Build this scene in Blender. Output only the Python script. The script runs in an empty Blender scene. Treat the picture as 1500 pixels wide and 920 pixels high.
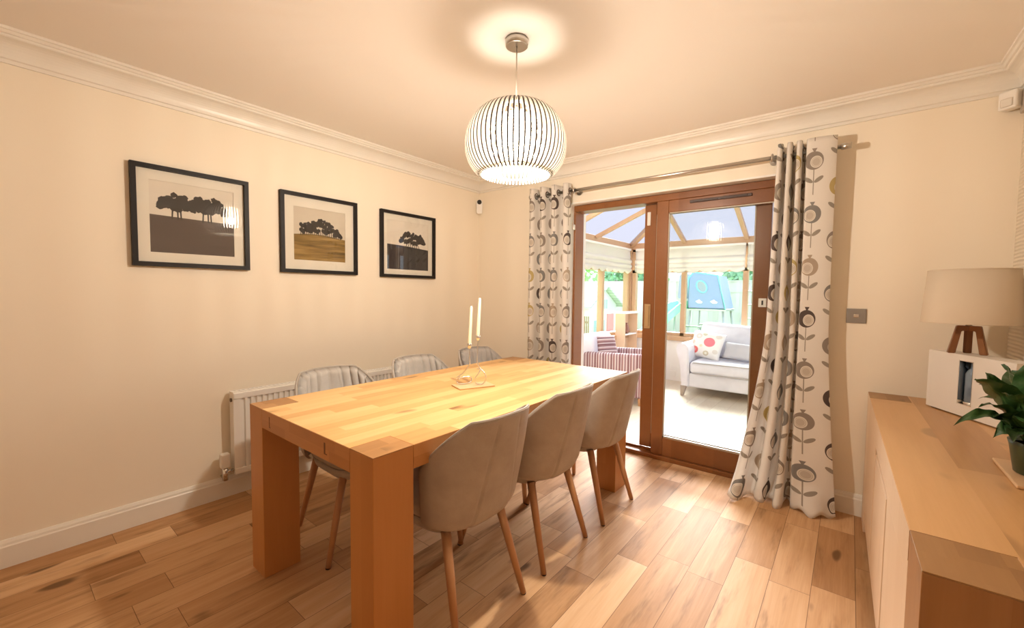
import bpy, bmesh, math, random
from mathutils import Vector, Matrix, noise as mnoise
from math import sin, cos, pi, sqrt, radians, atan2

S = bpy.context.scene
COL = S.collection
random.seed(7)

# ------------------------------------------------------------------ camera
cam = bpy.data.cameras.new('camera'); camo = bpy.data.objects.new('camera', cam); COL.objects.link(camo)
YAW, PITCH, ROLL, FPX = 0.6764, -0.0517, 0.0112, 617.16
fw = Vector((-sin(YAW)*cos(PITCH), cos(YAW)*cos(PITCH), sin(PITCH)))
r0 = Vector((cos(YAW), sin(YAW), 0)); u0 = r0.cross(fw)
rr = cos(ROLL)*r0 + sin(ROLL)*u0; uu = -sin(ROLL)*r0 + cos(ROLL)*u0
M = Matrix.Identity(4)
for i in range(3):
    M[i][0] = rr[i]; M[i][1] = uu[i]; M[i][2] = -fw[i]
M.translation = Vector((2.9719, -3.1521, 1.2826))
camo.matrix_world = M
cam.sensor_fit = 'HORIZONTAL'; cam.sensor_width = 36.0; cam.lens = FPX/1500*36.0
cam.clip_start = 0.02; cam.clip_end = 200
S.camera = camo

# ------------------------------------------------------------------ world, light, exposure
S.view_settings.view_transform = 'Standard'; S.view_settings.look = 'None'
S.view_settings.gamma = 1.0; S.view_settings.use_curve_mapping = False
EXPOSURE = 0.0
S.view_settings.exposure = EXPOSURE
SKY_STRENGTH = 2.3
LAMP_WATT = 113.0           # bulb inside the pendant
GLASS_GLOW = 12.0           # radiance of its frosted glass
LAMP_COL = (1.0, 0.87, 0.725)
w = bpy.data.worlds.new('overcast_sky'); S.world = w; w.use_nodes = True
wn = w.node_tree; wn.nodes.clear()
bg = wn.nodes.new('ShaderNodeBackground'); wo = wn.nodes.new('ShaderNodeOutputWorld')
tc = wn.nodes.new('ShaderNodeTexCoord'); sp = wn.nodes.new('ShaderNodeSeparateXYZ'); rp = wn.nodes.new('ShaderNodeValToRGB')
wn.links.new(tc.outputs['Generated'], sp.inputs[0]); wn.links.new(sp.outputs[2], rp.inputs[0])
rp.color_ramp.elements[0].position = 0.0; rp.color_ramp.elements[0].color = (0.88, 0.94, 1.0, 1)
rp.color_ramp.elements[1].position = 0.8; rp.color_ramp.elements[1].color = (0.74, 0.86, 1.0, 1)
wn.links.new(rp.outputs[0], bg.inputs[0]); bg.inputs[1].default_value = SKY_STRENGTH
wn.links.new(bg.outputs[0], wo.inputs[0])
sun = bpy.data.lights.new('hazy_sun', 'SUN'); suno = bpy.data.objects.new('hazy_sun', sun); COL.objects.link(suno)
sun.energy = 33.0; sun.angle = radians(44); sun.color = (1.0, .97, .92)
suno.rotation_euler = Vector((.26, -1.0, -.64)).to_track_quat('-Z', 'Y').to_euler()
cy = S.cycles
cy.max_bounces = 12; cy.diffuse_bounces = 7; cy.glossy_bounces = 4; cy.transmission_bounces = 8
cy.transparent_max_bounces = 24; cy.sample_clamp_indirect = 6.0; cy.use_denoising = True
cy.caustics_reflective = False; cy.caustics_refractive = False

# ------------------------------------------------------------------ node helpers
class X:
    """a value in a node tree, with arithmetic"""
    def __init__(s, nt, sock): s.nt = nt; s.s = sock
    def _m(s, op, *o, clamp=False):
        n = s.nt.nodes.new('ShaderNodeMath'); n.operation = op; n.use_clamp = clamp
        for i, v in enumerate((s,)+o):
            if isinstance(v, X): s.nt.links.new(v.s, n.inputs[i])
            else: n.inputs[i].default_value = float(v)
        return X(s.nt, n.outputs[0])
    def __add__(s, o): return s._m('ADD', o)
    __radd__ = __add__
    def __sub__(s, o): return s._m('SUBTRACT', o)
    def __rsub__(s, o): return (s*-1)+o
    def __mul__(s, o): return s._m('MULTIPLY', o)
    __rmul__ = __mul__
    def __truediv__(s, o): return s._m('DIVIDE', o)
    def floor(s): return s._m('FLOOR')
    def fract(s): return s._m('FRACT')
    def abs(s): return s._m('ABSOLUTE')
    def sqrt(s): return s._m('SQRT')
    def sin(s): return s._m('SINE')
    def mod(s, o): return s._m('FLOORED_MODULO', o)
    def lt(s, o): return s._m('LESS_THAN', o)
    def gt(s, o): return s._m('GREATER_THAN', o)
    def mx(s, o): return s._m('MAXIMUM', o)
    def mn(s, o): return s._m('MINIMUM', o)
    def step(s, a, b):
        n = s.nt.nodes.new('ShaderNodeMapRange'); n.interpolation_type = 'SMOOTHSTEP'
        s.nt.links.new(s.s, n.inputs[0]); n.inputs[1].default_value = a; n.inputs[2].default_value = b
        return X(s.nt, n.outputs[0])

def vec(nt, x, y=0.0, z=0.0):
    n = nt.nodes.new('ShaderNodeCombineXYZ')
    for i, v in enumerate((x, y, z)):
        if isinstance(v, X): nt.links.new(v.s, n.inputs[i])
        else: n.inputs[i].default_value = v
    return X(nt, n.outputs[0])
def wnoise(v):
    n = v.nt.nodes.new('ShaderNodeTexWhiteNoise'); n.noise_dimensions = '3D'; v.nt.links.new(v.s, n.inputs['Vector']); return X(v.nt, n.outputs['Value'])
def noise(v, scale, detail=3.0, rough=0.55, dist=0.0):
    n = v.nt.nodes.new('ShaderNodeTexNoise'); v.nt.links.new(v.s, n.inputs['Vector'])
    n.inputs['Scale'].default_value = scale; n.inputs['Detail'].default_value = detail
    n.inputs['Roughness'].default_value = rough; n.inputs['Distortion'].default_value = dist
    return X(v.nt, n.outputs[0])
def mix(f, a, b):
    nt = f.nt; n = nt.nodes.new('ShaderNodeMix'); n.data_type = 'RGBA'
    nt.links.new(f.s, n.inputs[0])
    for v, i in ((a, 6), (b, 7)):
        if isinstance(v, X): nt.links.new(v.s, n.inputs[i])
        else: n.inputs[i].default_value = (*v[:3], 1)
    return X(nt, n.outputs[2])
def ramp(f, stops):
    n = f.nt.nodes.new('ShaderNodeValToRGB'); f.nt.links.new(f.s, n.inputs[0]); cr = n.color_ramp
    while len(cr.elements) < len(stops): cr.elements.new(0.5)
    for e, (p, c) in zip(cr.elements, stops): e.position = p; e.color = (*c, 1)
    return X(f.nt, n.outputs[0])

def newmat(name, color=(.8, .8, .8), rough=.5, metal=0.0, spec=.5, **kw):
    m = bpy.data.materials.new(name); m.use_nodes = True
    b = m.node_tree.nodes['Principled BSDF']
    b.inputs['Base Color'].default_value = (*color, 1); b.inputs['Roughness'].default_value = rough
    b.inputs['Metallic'].default_value = metal; b.inputs['Specular IOR Level'].default_value = spec
    for k, v in kw.items(): b.inputs[k].default_value = v
    return m
def pb(m): return m.node_tree.nodes['Principled BSDF']
def coords(m, kind='Object'):
    nt = m.node_tree; t = nt.nodes.new('ShaderNodeTexCoord'); s = nt.nodes.new('ShaderNodeSeparateXYZ')
    nt.links.new(t.outputs[kind], s.inputs[0])
    return nt, X(nt, t.outputs[kind]), [X(nt, s.outputs[i]) for i in range(3)]
def setcol(m, c, inp='Base Color'): m.node_tree.links.new(c.s, pb(m).inputs[inp])
def bump(m, h, dist=.002, strength=.5):
    n = m.node_tree.nodes.new('ShaderNodeBump'); n.inputs['Distance'].default_value = dist; n.inputs['Strength'].default_value = strength
    m.node_tree.links.new(h.s, n.inputs['Height']); m.node_tree.links.new(n.outputs[0], pb(m).inputs['Normal'])

def wood(name, tones, axis=1, across=0, width=.09, length=.7, grain=1.0, rough=.4, seam=0.0, seamcol=(.1, .05, .02), knots=.5, third=2, spec=.4, blotch=0.0):
    """planks of random tone laid along `axis`, `width` wide measured on `across`"""
    m = newmat(name, rough=rough, spec=spec); nt, P, c = coords(m)
    a, b, t = c[axis], c[across], c[third]
    row = (b/width).floor(); rnd = wnoise(vec(nt, row, 3.7, 1.0))
    pos = (a + rnd*7.31)/(length*1.0); stave = pos.floor()
    tone = wnoise(vec(nt, row, stave, 2.0)); tone2 = wnoise(vec(nt, row, stave, 9.0))
    gv = vec(nt, b*22.0 + tone*31.0, a*1.6 + tone2*17.0, t*22.0)
    g1 = noise(gv, 1.0, 4.0, .6, .6)
    g2 = noise(vec(nt, b*160.0, a*5.0 + tone*50.0, t*160.0), 1.0, 2.0, .5)
    f = tone*.62 + (g1-.5)*.75*grain + (g2-.5)*.22*grain + .17
    col = ramp(f, tones)
    if blotch > 0:
        bl_ = noise(vec(nt, b*13.0 + tone*23.0, a*1.7 + tone2*11.0, t*13.0), 1.0, 4.0, .65)
        col = mix(bl_.step(.52, .74)*blotch, col, tuple(x*.55 for x in tones[0][1]))
    kn = noise(vec(nt, b*9.0 + tone*40.0, a*3.2 + tone2*20.0, t*9.0), 1.0, 1.0, .4)
    dark = tuple(x*.42 for x in tones[0][1])
    col = mix(kn.step(.70, .78)*knots, col, dark)
    if seam > 0:
        e1 = (((b/width).fract()-.5).abs()).gt(.5-seam/width)
        e2 = ((pos.fract()-.5).abs()).gt(.5-seam/length)
        col = mix(e1.mx(e2)*.75, col, seamcol)
        bump(m, (e1.mx(e2))*-1.0 + g1*.15, .0015, .4)
    else: bump(m, g1 + g2*.5, .0006, .35)
    setcol(m, col); return m

def glassmat(name, tint=(.97, .99, .98), refl=1.0):
    m = bpy.data.materials.new(name); m.use_nodes = True; nt = m.node_tree; nt.nodes.clear()
    o = nt.nodes.new('ShaderNodeOutputMaterial'); mx_ = nt.nodes.new('ShaderNodeMixShader')
    t = nt.nodes.new('ShaderNodeBsdfTransparent'); g = nt.nodes.new('ShaderNodeBsdfGlossy'); fr = nt.nodes.new('ShaderNodeFresnel')
    fr.inputs[0].default_value = 1.45; g.inputs['Roughness'].default_value = 0.0
    t.inputs[0].default_value = (*tint, 1)
    ge = nt.nodes.new('ShaderNodeNewGeometry'); f = X(nt, fr.outputs[0])*refl*(1.0-X(nt, ge.outputs['Backfacing']))*1.25
    f = f.mn(1.0)
    nt.links.new(f.s, mx_.inputs[0]); nt.links.new(t.outputs[0], mx_.inputs[1]); nt.links.new(g.outputs[0], mx_.inputs[2])
    nt.links.new(mx_.outputs[0], o.inputs[0]); return m
def translucent(name, col, trans=.5, clear=0.0, clearcol=(1, 1, 1), rough_add=None):
    m = bpy.data.materials.new(name); m.use_nodes = True; nt = m.node_tree; nt.nodes.clear()
    o = nt.nodes.new('ShaderNodeOutputMaterial')
    d = nt.nodes.new('ShaderNodeBsdfDiffuse'); t = nt.nodes.new('ShaderNodeBsdfTranslucent'); a = nt.nodes.new('ShaderNodeMixShader')
    d.inputs[0].default_value = (*col, 1); t.inputs[0].default_value = (*col, 1); a.inputs[0].default_value = trans
    nt.links.new(d.outputs[0], a.inputs[1]); nt.links.new(t.outputs[0], a.inputs[2]); out = a
    if clear > 0:
        c = nt.nodes.new('ShaderNodeBsdfTransparent'); c.inputs[0].default_value = (*clearcol, 1)
        b = nt.nodes.new('ShaderNodeMixShader'); b.inputs[0].default_value = clear
        nt.links.new(a.outputs[0], b.inputs[1]); nt.links.new(c.outputs[0], b.inputs[2]); out = b
    nt.links.new(out.outputs[0], o.inputs[0]); m['d'] = d.name; m['t'] = t.name
    return m

# ------------------------------------------------------------------ mesh helpers
def BM(): return bmesh.new()
def box(bm, x0, x1, y0, y1, z0, z1, bev=0.0, seg=2, mi=0):
    v = [bm.verts.new((x, y, z)) for x in (x0, x1) for y in (y0, y1) for z in (z0, z1)]
    F = [(0, 1, 3, 2), (4, 6, 7, 5), (0, 4, 5, 1), (2, 3, 7, 6), (0, 2, 6, 4), (1, 5, 7, 3)]
    fs = [bm.faces.new([v[i] for i in f]) for f in F]
    for f in fs: f.material_index = mi
    if bev > 0:
        es = list({e for f in fs for e in f.edges})
        r = bmesh.ops.bevel(bm, geom=es, offset=bev, segments=seg, profile=.5, affect='EDGES')
        for f in r['faces']: f.material_index = mi
    return bm
def prism(bm, pts, axis, a0, a1, mi=0, bev=0.0):
    """2-D outline extruded along an axis (0,1,2); pts are the two other coordinates in order"""
    def P(p, a):
        q = list(p); q.insert(axis, a); return q
    A = [bm.verts.new(P(p, a0)) for p in pts]; B = [bm.verts.new(P(p, a1)) for p in pts]
    n = len(pts); fs = [bm.faces.new(A), bm.faces.new(B[::-1])]
    for i in range(n): fs.append(bm.faces.new((A[i], B[i], B[(i+1) % n], A[(i+1) % n])))
    for f in fs: f.material_index = mi
    bmesh.ops.recalc_face_normals(bm, faces=fs)
    if bev > 0:
        es = list({e for f in fs[:2] for e in f.edges})
        r = bmesh.ops.bevel(bm, geom=es, offset=bev, segments=2, affect='EDGES')
    return bm
def tube(bm, pts, r, seg=10, cap=True, mi=0, closed=False):
    pts = [Vector(p) for p in pts]; n = len(pts)
    rad = r if isinstance(r, (list, tuple)) else [r]*n
    rings = []; up = None
    for i, p in enumerate(pts):
        if closed: d = (pts[(i+1) % n]-pts[i-1])
        else: d = pts[min(i+1, n-1)]-pts[max(i-1, 0)]
        d.normalize()
        if up is None:
            up = Vector((0, 0, 1)) if abs(d.z) < .9 else Vector((1, 0, 0))
        a = (up-d*up.dot(d)).normalized(); b = d.cross(a); up = a
        rings.append([bm.verts.new(p+(a*cos(2*pi*k/seg)+b*sin(2*pi*k/seg))*rad[i]) for k in range(seg)])
    for i in range(n if closed else n-1):
        A, B = rings[i], rings[(i+1) % n]
        for k in range(seg):
            f = bm.faces.new((A[k], A[(k+1) % seg], B[(k+1) % seg], B[k])); f.smooth = True; f.material_index = mi
    if cap and not closed:
        for R in (rings[0][::-1], rings[-1]):
            f = bm.faces.new(R); f.material_index = mi
    return bm
def lathe(bm, prof, seg=32, c=(0, 0, 0), mi=0, capb=True, capt=True):
    rings = []
    for r, z in prof:
        rings.append([bm.verts.new((c[0]+r*cos(2*pi*k/seg), c[1]+r*sin(2*pi*k/seg), c[2]+z)) for k in range(seg)])
    for A, B in zip(rings, rings[1:]):
        for k in range(seg):
            f = bm.faces.new((A[k], A[(k+1) % seg], B[(k+1) % seg], B[k])); f.smooth = True; f.material_index = mi
    if capb: bm.faces.new(rings[0][::-1]).material_index = mi
    if capt: bm.faces.new(rings[-1]).material_index = mi
    return bm
def grid(bm, nu, nv, fn, mi=0, smooth=True, uv=None):
    V = [[bm.verts.new(fn(i/(nu-1), j/(nv-1))) for j in range(nv)] for i in range(nu)]
    L = bm.loops.layers.uv.verify() if uv else None
    for i in range(nu-1):
        for j in range(nv-1):
            f = bm.faces.new((V[i][j], V[i+1][j], V[i+1][j+1], V[i][j+1])); f.smooth = smooth; f.material_index = mi
            if uv:
                for l, (a, b) in zip(f.loops, ((i, j), (i+1, j), (i+1, j+1), (i, j+1))): l[L].uv = uv(a/(nu-1), b/(nv-1))
    return V
def cushion(bm, w, d, h, n=14, puff=1.0, mi=0):
    """pillow lying flat, size w x d, thickness h, centred on the origin"""
    def prof(u): return max(0.0, 1-abs(2*u-1)**3.2)
    for s in (1, -1):
        def fn(u, v):
            x = (u-.5)*w; y = (v-.5)*d; e = (prof(u)*prof(v))**.55
            k = 1-.06*(1-prof(v))*0
            return (x*(1-.05*sin(pi*v)*(abs(2*u-1)**6)), y*(1-.05*sin(pi*u)*(abs(2*v-1)**6)), s*h/2*e)
        V = grid(bm, n, n, fn, mi, uv=lambda u, v: (u, v))
    bmesh.ops.remove_doubles(bm, verts=bm.verts, dist=1e-5)
    bmesh.ops.recalc_face_normals(bm, faces=bm.faces)
    return bm
def rbox(bm, x0, x1, y0, y1, z0, z1, r, seg=4): return box(bm, x0, x1, y0, y1, z0, z1, r, seg)

def obj(name, bm, m, parent=None, world=True, smooth=False, mods=None):
    """link a mesh as one object; with world=True the coordinates are world ones and are moved into the parent's frame"""
    if parent is not None and world:
        mat = Matrix.Identity(4); q = parent
        while q is not None: mat = q.matrix_basis @ mat; q = q.parent
        bm.transform(mat.inverted())
    me = bpy.data.meshes.new(name); bm.to_mesh(me); bm.free()
    for x in (m if isinstance(m, (list, tuple)) else [m]): me.materials.append(x)
    if smooth:
        for p in me.polygons: p.use_smooth = True
    o = bpy.data.objects.new(name, me); COL.objects.link(o)
    if parent is not None: o.parent = parent
    return o
def thing(name, label, cat, loc=(0, 0, 0), rz=0.0, group=None):
    o = bpy.data.objects.new(name, None); COL.objects.link(o); o.empty_display_size = .1
    o.location = loc; o.rotation_euler = (0, 0, rz); o['label'] = label; o['category'] = cat
    if group: o['group'] = group
    return o
def tag(o, label, cat, group=None):
    o['label'] = label; o['category'] = cat
    if group: o['group'] = group
    return o
def struct(name, bm, m, parent=None, smooth=False):
    o = obj(name, bm, m, parent, smooth=smooth)
    o['kind'] = 'structure'; return o
def stuff(name, bm, m, label, cat):
    o = obj(name, bm, m); o['kind'] = 'stuff'; o['label'] = label; o['category'] = cat; return o
def dup(root, loc, rz, label, group=None):
    r = root.copy(); COL.objects.link(r); r.location = loc; r.rotation_euler = (0, 0, rz); r['label'] = label
    if group: r['group'] = group
    for ch in list(root.children):
        c = ch.copy(); COL.objects.link(c); c.parent = r
        for g in ch.children:
            d = g.copy(); COL.objects.link(d); d.parent = c
    return r

# ------------------------------------------------------------------ materials
WALL = newmat('cream_wall_paint', (.86, .79, .67), .75, spec=.25)
nt, P, c = coords(WALL); bump(WALL, noise(P, 260.0, 3), .0006, .25)
CEIL = newmat('white_ceiling_paint', (.87, .83, .78), .85, spec=.2)
nt, P, c = coords(CEIL); bump(CEIL, noise(P, 200.0, 3), .0006, .2)
TRIM = newmat('white_gloss_trim', (.80, .77, .71), .35)
PLAST = newmat('white_plastic', (.82, .80, .76), .4)
REVEAL = newmat('white_reveal_paint', (.86, .85, .82), .6)
RIB = newmat('ribbed_wallpaper', (.74, .66, .54), .85, spec=.2)
nt, P, c = coords(RIB)
wv = ((c[2]*1.0 + (noise(vec(nt, c[1]*3.0, c[2]*2.0, 0.0), 1.0, 2.0)-.5)*.012)*(2*pi/.018)).sin()
bump(RIB, wv, .003, .6); setcol(RIB, mix((wv*.5+.5), (.72, .64, .52), (.78, .70, .58)))
FLOOR = wood('oak_floor_planks', [(0, (.33, .165, .070)), (.35, (.47, .265, .128)), (.65, (.60, .37, .20)), (1, (.70, .47, .285))],
             axis=1, across=0, width=.152, length=.62, grain=1.0, rough=.5, seam=.0012, seamcol=(.12, .06, .03), knots=.9, spec=.12, blotch=.7)
PALEFLOOR = wood('pale_oak_floor', [(0, (.66, .56, .43)), (.5, (.76, .66, .52)), (1, (.82, .74, .60))], axis=1, across=0, width=.15, length=.6, grain=.7, rough=.35, seam=.0012, seamcol=(.3, .22, .14), knots=.3)
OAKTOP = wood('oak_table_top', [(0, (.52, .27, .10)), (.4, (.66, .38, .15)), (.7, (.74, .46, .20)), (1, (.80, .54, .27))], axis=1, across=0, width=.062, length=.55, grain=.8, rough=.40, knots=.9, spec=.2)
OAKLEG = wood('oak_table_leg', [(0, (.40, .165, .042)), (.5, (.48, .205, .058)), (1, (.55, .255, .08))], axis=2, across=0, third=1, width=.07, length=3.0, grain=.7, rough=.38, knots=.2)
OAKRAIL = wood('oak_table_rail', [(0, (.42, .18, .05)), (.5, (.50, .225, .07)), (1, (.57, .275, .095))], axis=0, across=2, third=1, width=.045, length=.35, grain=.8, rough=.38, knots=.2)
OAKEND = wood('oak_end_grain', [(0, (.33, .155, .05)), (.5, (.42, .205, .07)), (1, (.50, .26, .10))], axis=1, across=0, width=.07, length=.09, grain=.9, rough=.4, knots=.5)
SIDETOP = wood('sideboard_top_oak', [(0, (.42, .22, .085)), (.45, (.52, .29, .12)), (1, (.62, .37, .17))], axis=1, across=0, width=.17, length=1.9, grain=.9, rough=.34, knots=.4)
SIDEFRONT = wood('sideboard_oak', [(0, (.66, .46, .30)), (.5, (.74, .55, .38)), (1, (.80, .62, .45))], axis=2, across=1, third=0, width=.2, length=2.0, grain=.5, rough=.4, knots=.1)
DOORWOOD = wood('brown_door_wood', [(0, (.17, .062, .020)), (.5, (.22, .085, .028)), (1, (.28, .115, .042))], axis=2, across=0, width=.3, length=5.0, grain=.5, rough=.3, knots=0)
SIDESHADE = wood('sideboard_oak_shaded_end', [(0, (.24, .105, .035)), (.5, (.31, .145, .05)), (1, (.38, .19, .075))], axis=2, across=0, third=1, width=.12, length=3.0, grain=.9, rough=.4, knots=.2)  # same oak darkened, the shade on the near end is put into its colour
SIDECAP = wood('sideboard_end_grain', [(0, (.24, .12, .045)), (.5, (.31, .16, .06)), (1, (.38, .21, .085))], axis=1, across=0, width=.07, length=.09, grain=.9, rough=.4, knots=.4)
LEGWOOD = wood('chair_leg_beech', [(0, (.36, .17, .075)), (.5, (.44, .22, .10)), (1, (.52, .28, .14))], axis=2, across=0, width=.3, length=3.0, grain=.5, rough=.35, knots=0)
CONSWOOD = wood('conservatory_oak_frame', [(0, (.40, .23, .12)), (.5, (.50, .31, .18)), (1, (.56, .37, .22))], axis=2, across=0, width=.3, length=4, grain=.4, rough=.4, knots=0)
LAMPWOOD = wood('lamp_leg_walnut', [(0, (.16, .06, .025)), (.5, (.22, .09, .035)), (1, (.30, .13, .05))], axis=2, across=0, width=.3, length=4, grain=.5, rough=.35, knots=0)
def fabric(name, a, b, scale=900.0, rough=.9):
    m = newmat(name, a, rough, spec=.15); nt, P, c = coords(m)
    n1 = noise(P, scale, 2.0); n2 = noise(P, 14.0, 3.0)
    setcol(m, mix((n1*.6+n2*.4).step(.35, .65), a, b)); bump(m, n1, .0008, .5); 
    pb(m).inputs['Sheen Weight'].default_value = .15
    return m
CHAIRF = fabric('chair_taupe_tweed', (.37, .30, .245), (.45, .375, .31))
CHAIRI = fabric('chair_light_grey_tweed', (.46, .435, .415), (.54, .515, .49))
CHAIRP = newmat('chair_piping', (.46, .43, .40), .8)
SOFAF = fabric('sofa_grey_fabric', (.64, .64, .70), (.72, .72, .78))
BLACK = newmat('black_frame_lacquer', (.010, .007, .006), .5, spec=.3)
nt, P, c = coords(BLACK); bump(BLACK, noise(P, 120.0, 3), .001, .4)
MOUNT = newmat('ivory_picture_mount', (.80, .76, .66), .7)
PICGLASS = glassmat('picture_glass', (1, 1, 1), 1.5)
DOORGLASS = glassmat('door_glass', (.975, .987, .985), 1.0)
WINGLASS = glassmat('window_glass', (.96, .99, 1.0), 1.0)
STEEL = newmat('brushed_steel', (.55, .52, .48), .28, 1.0)
CHROME = newmat('chrome', (.80, .79, .77), .10, 1.0)
DARKMETAL = newmat('dark_bronze', (.16, .12, .09), .35, 1.0)
WAX = newmat('ivory_wax', (.88, .84, .68), .4); pb(WAX).inputs['Subsurface Weight'].default_value = .15
BRASS = newmat('brass', (.72, .52, .24), .3, 1.0)
RUBBER = newmat('black_rubber', (.02, .02, .02), .5)

# ================================================================== the room
RW, RY, CH = 3.585, -4.8, 2.4
OX0, OX1, OZ = 1.05, 2.72, 2.05          # door opening in the back wall
struct('floor', box(BM(), -.02, RW+.02, RY-.02, .06, -.12, 0), FLOOR)
struct('ceiling', box(BM(), -.2, RW+.2, RY-.2, .0, CH, CH+.12), CEIL)
struct('wall_left', box(BM(), -.22, 0, RY-.2, .0, -.1, CH+.05), WALL)
struct('wall_right', box(BM(), RW, RW+.2, RY-.2, .0, -.1, CH+.05), RIB)
struct('wall_rear', box(BM(), -.2, RW+.2, RY-.22, RY, -.1, CH+.05), WALL)
bm = BM()
box(bm, -.25, OX0, 0, .3, -.3, 3.2); box(bm, OX1, RW+.25, 0, .3, -.3, 3.2); box(bm, OX0, OX1, 0, .3, OZ, 3.2)
struct('wall_back', bm, WALL)
# white reveal boards round the opening
bm = BM(); box(bm, OX0, OX0+.012, .0, .29, .0, OZ); box(bm, OX1-.012, OX1, .0, .29, .0, OZ); box(bm, OX0+.012, OX1-.012, .0, .29, OZ-.012, OZ)
struct('trim_1', bm, REVEAL)

def run_profile(prof, path, closed_ends=True):
    """sweep a (distance from wall, z) profile along wall corners; path: (x, y, inward normal x, inward normal y)"""
    bm = BM(); rings = []
    for (x, y, nx, ny) in path: rings.append([bm.verts.new((x+nx*d, y+ny*d, z)) for d, z in prof])
    n = len(prof)
    for A, B in zip(rings, rings[1:]):
        for k in range(n): bm.faces.new((A[k], A[(k+1) % n], B[(k+1) % n], B[k]))
    if closed_ends: bm.faces.new(rings[0][::-1]); bm.faces.new(rings[-1])
    bmesh.ops.recalc_face_normals(bm, faces=bm.faces); return bm
cov = [(0, 2.273), (.010, 2.273), (.012, 2.288), (.020, 2.292)]
for k in range(9):
    t = k/8*pi/2; cov.append((.020+.058*(1-cos(t)), 2.292+.070*sin(t)))
cov += [(.082, 2.366), (.082, 2.374), (.090, 2.376), (.096, 2.386), (.104, 2.388), (.104, 2.4), (0, 2.4)]
struct('trim_2', run_profile(cov, [(0, RY, 1, 0), (0, 0, 1, -1), (RW, 0, -1, -1), (RW, RY, -1, 0)]), TRIM)
sk = [(0, 0), (.018, 0), (.018, .096), (.014, .102), (.012, .112), (.006, .124), (0, .126)]
struct('baseboard_left', run_profile(sk, [(0, RY, 1, 0), (0, 0, 1, -1)]), TRIM)
struct('baseboard_back', run_profile(sk, [(0, 0, 1, -1), (OX0, 0, 0, -1)]), TRIM)
struct('baseboard_right', run_profile(sk, [(OX1, 0, 0, -1), (RW, 0, -1, -1), (RW, RY, -1, 0)]), TRIM)

# ------------------------------------------------------------------ sliding door
DY0 = .075
door = thing('door_1', 'brown wooden sliding patio door half open onto the conservatory', 'door', (OX0, DY0, 0)); door['kind'] = 'structure'
del door['category']
bm = BM()
box(bm, OX0+.012, OX0+.032, DY0, .215, .03, 1.985, .003); box(bm, OX1-.05, OX1-.012, DY0, .215, .03, 1.985, .003)
box(bm, OX0+.012, OX1-.012, DY0, .215, 1.985, 2.035, .003)
obj('door_frame', bm, DOORWOOD, door)
bm = BM(); box(bm, OX0+.012, OX1-.012, DY0-.02, .225, 0.0, .032, .004); box(bm, OX0+.012, OX1-.012, .128, .140, .03, .05)
obj('threshold', bm, DOORWOOD, door)
def leaf(name, x0, x1, y0, y1, st, zt, zb, z0, z1):
    bm = BM()
    box(bm, x0, x0+st, y0, y1, z0, z1, .004); box(bm, x1-st, x1, y0, y1, z0, z1, .004)
    box(bm, x0+st, x1-st, y0, y1, zt, z1, .004); box(bm, x0+st, x1-st, y0, y1, z0, zb, .004)
    f = obj(name, bm, DOORWOOD, door)
    ym = (y0+y1)/2; bm = BM()
    box(bm, x0+st-.01, x1-st+.01, ym-.006, ym+.006, zb-.01, zt+.01)
    obj('glass_pane', bm, DOORGLASS, f)
    bm = BM(); a, b = x0+st, x1-st
    for q in ((a, a+.008, zb, zt), (b-.008, b, zb, zt), (a, b, zb, zb+.014), (a, b, zt-.008, zt)): box(bm, q[0], q[1], y0+.004, ym-.006, q[2], q[3])
    obj('glazing_bead', bm, newmat('pale_bead_'+name, (.42, .36, .28), .4), f)
    return f
LF = leaf('fixed_leaf', 1.79, 2.69, DY0+.005, DY0+.05, .088, 1.895, .172, .034, 1.985)
LS = leaf('sliding_leaf', 1.672, 2.540, .142, .187, .092, 1.90, .165, .05, 1.982)
bm = BM(); box(bm, 2.03, 2.43, DY0-.004, DY0+.006, 1.945, 1.965, .003)
for k in range(2): box(bm, 2.05+k*.185, 2.22+k*.185, DY0-.008, DY0-.003, 1.950, 1.960, .002)
v = obj('trickle_vent', bm, newmat('dark_vent_plastic', (.045, .018, .01), .4), LF)
bm = BM(); box(bm, 1.688, 1.738, .134, .143, 1.005, 1.20, .004); box(bm, 1.698, 1.728, .126, .136, 1.02, 1.185, .004)
obj('handle', bm, newmat('pale_brass_handle', (.55, .40, .22), .35, .6), LS)
bm = BM(); box(bm, 1.692, 1.719, .137, .143, 1.82, 1.925, .004); obj('sensor_tag', bm, PLAST, LS)
bm = BM(); box(bm, 2.482, 2.530, .135, .143, 1.20, 1.26, .003); box(bm, 2.501, 2.511, .132, .136, 1.215, 1.245, .001, mi=1)
obj('lock_plate', bm, [PLAST, RUBBER], LS)
bm = BM(); box(bm, OX0+.013, OX0+.03, .05, .07, 1.83, 1.875, .003); obj('contact_tag', bm, PLAST, door)

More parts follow.
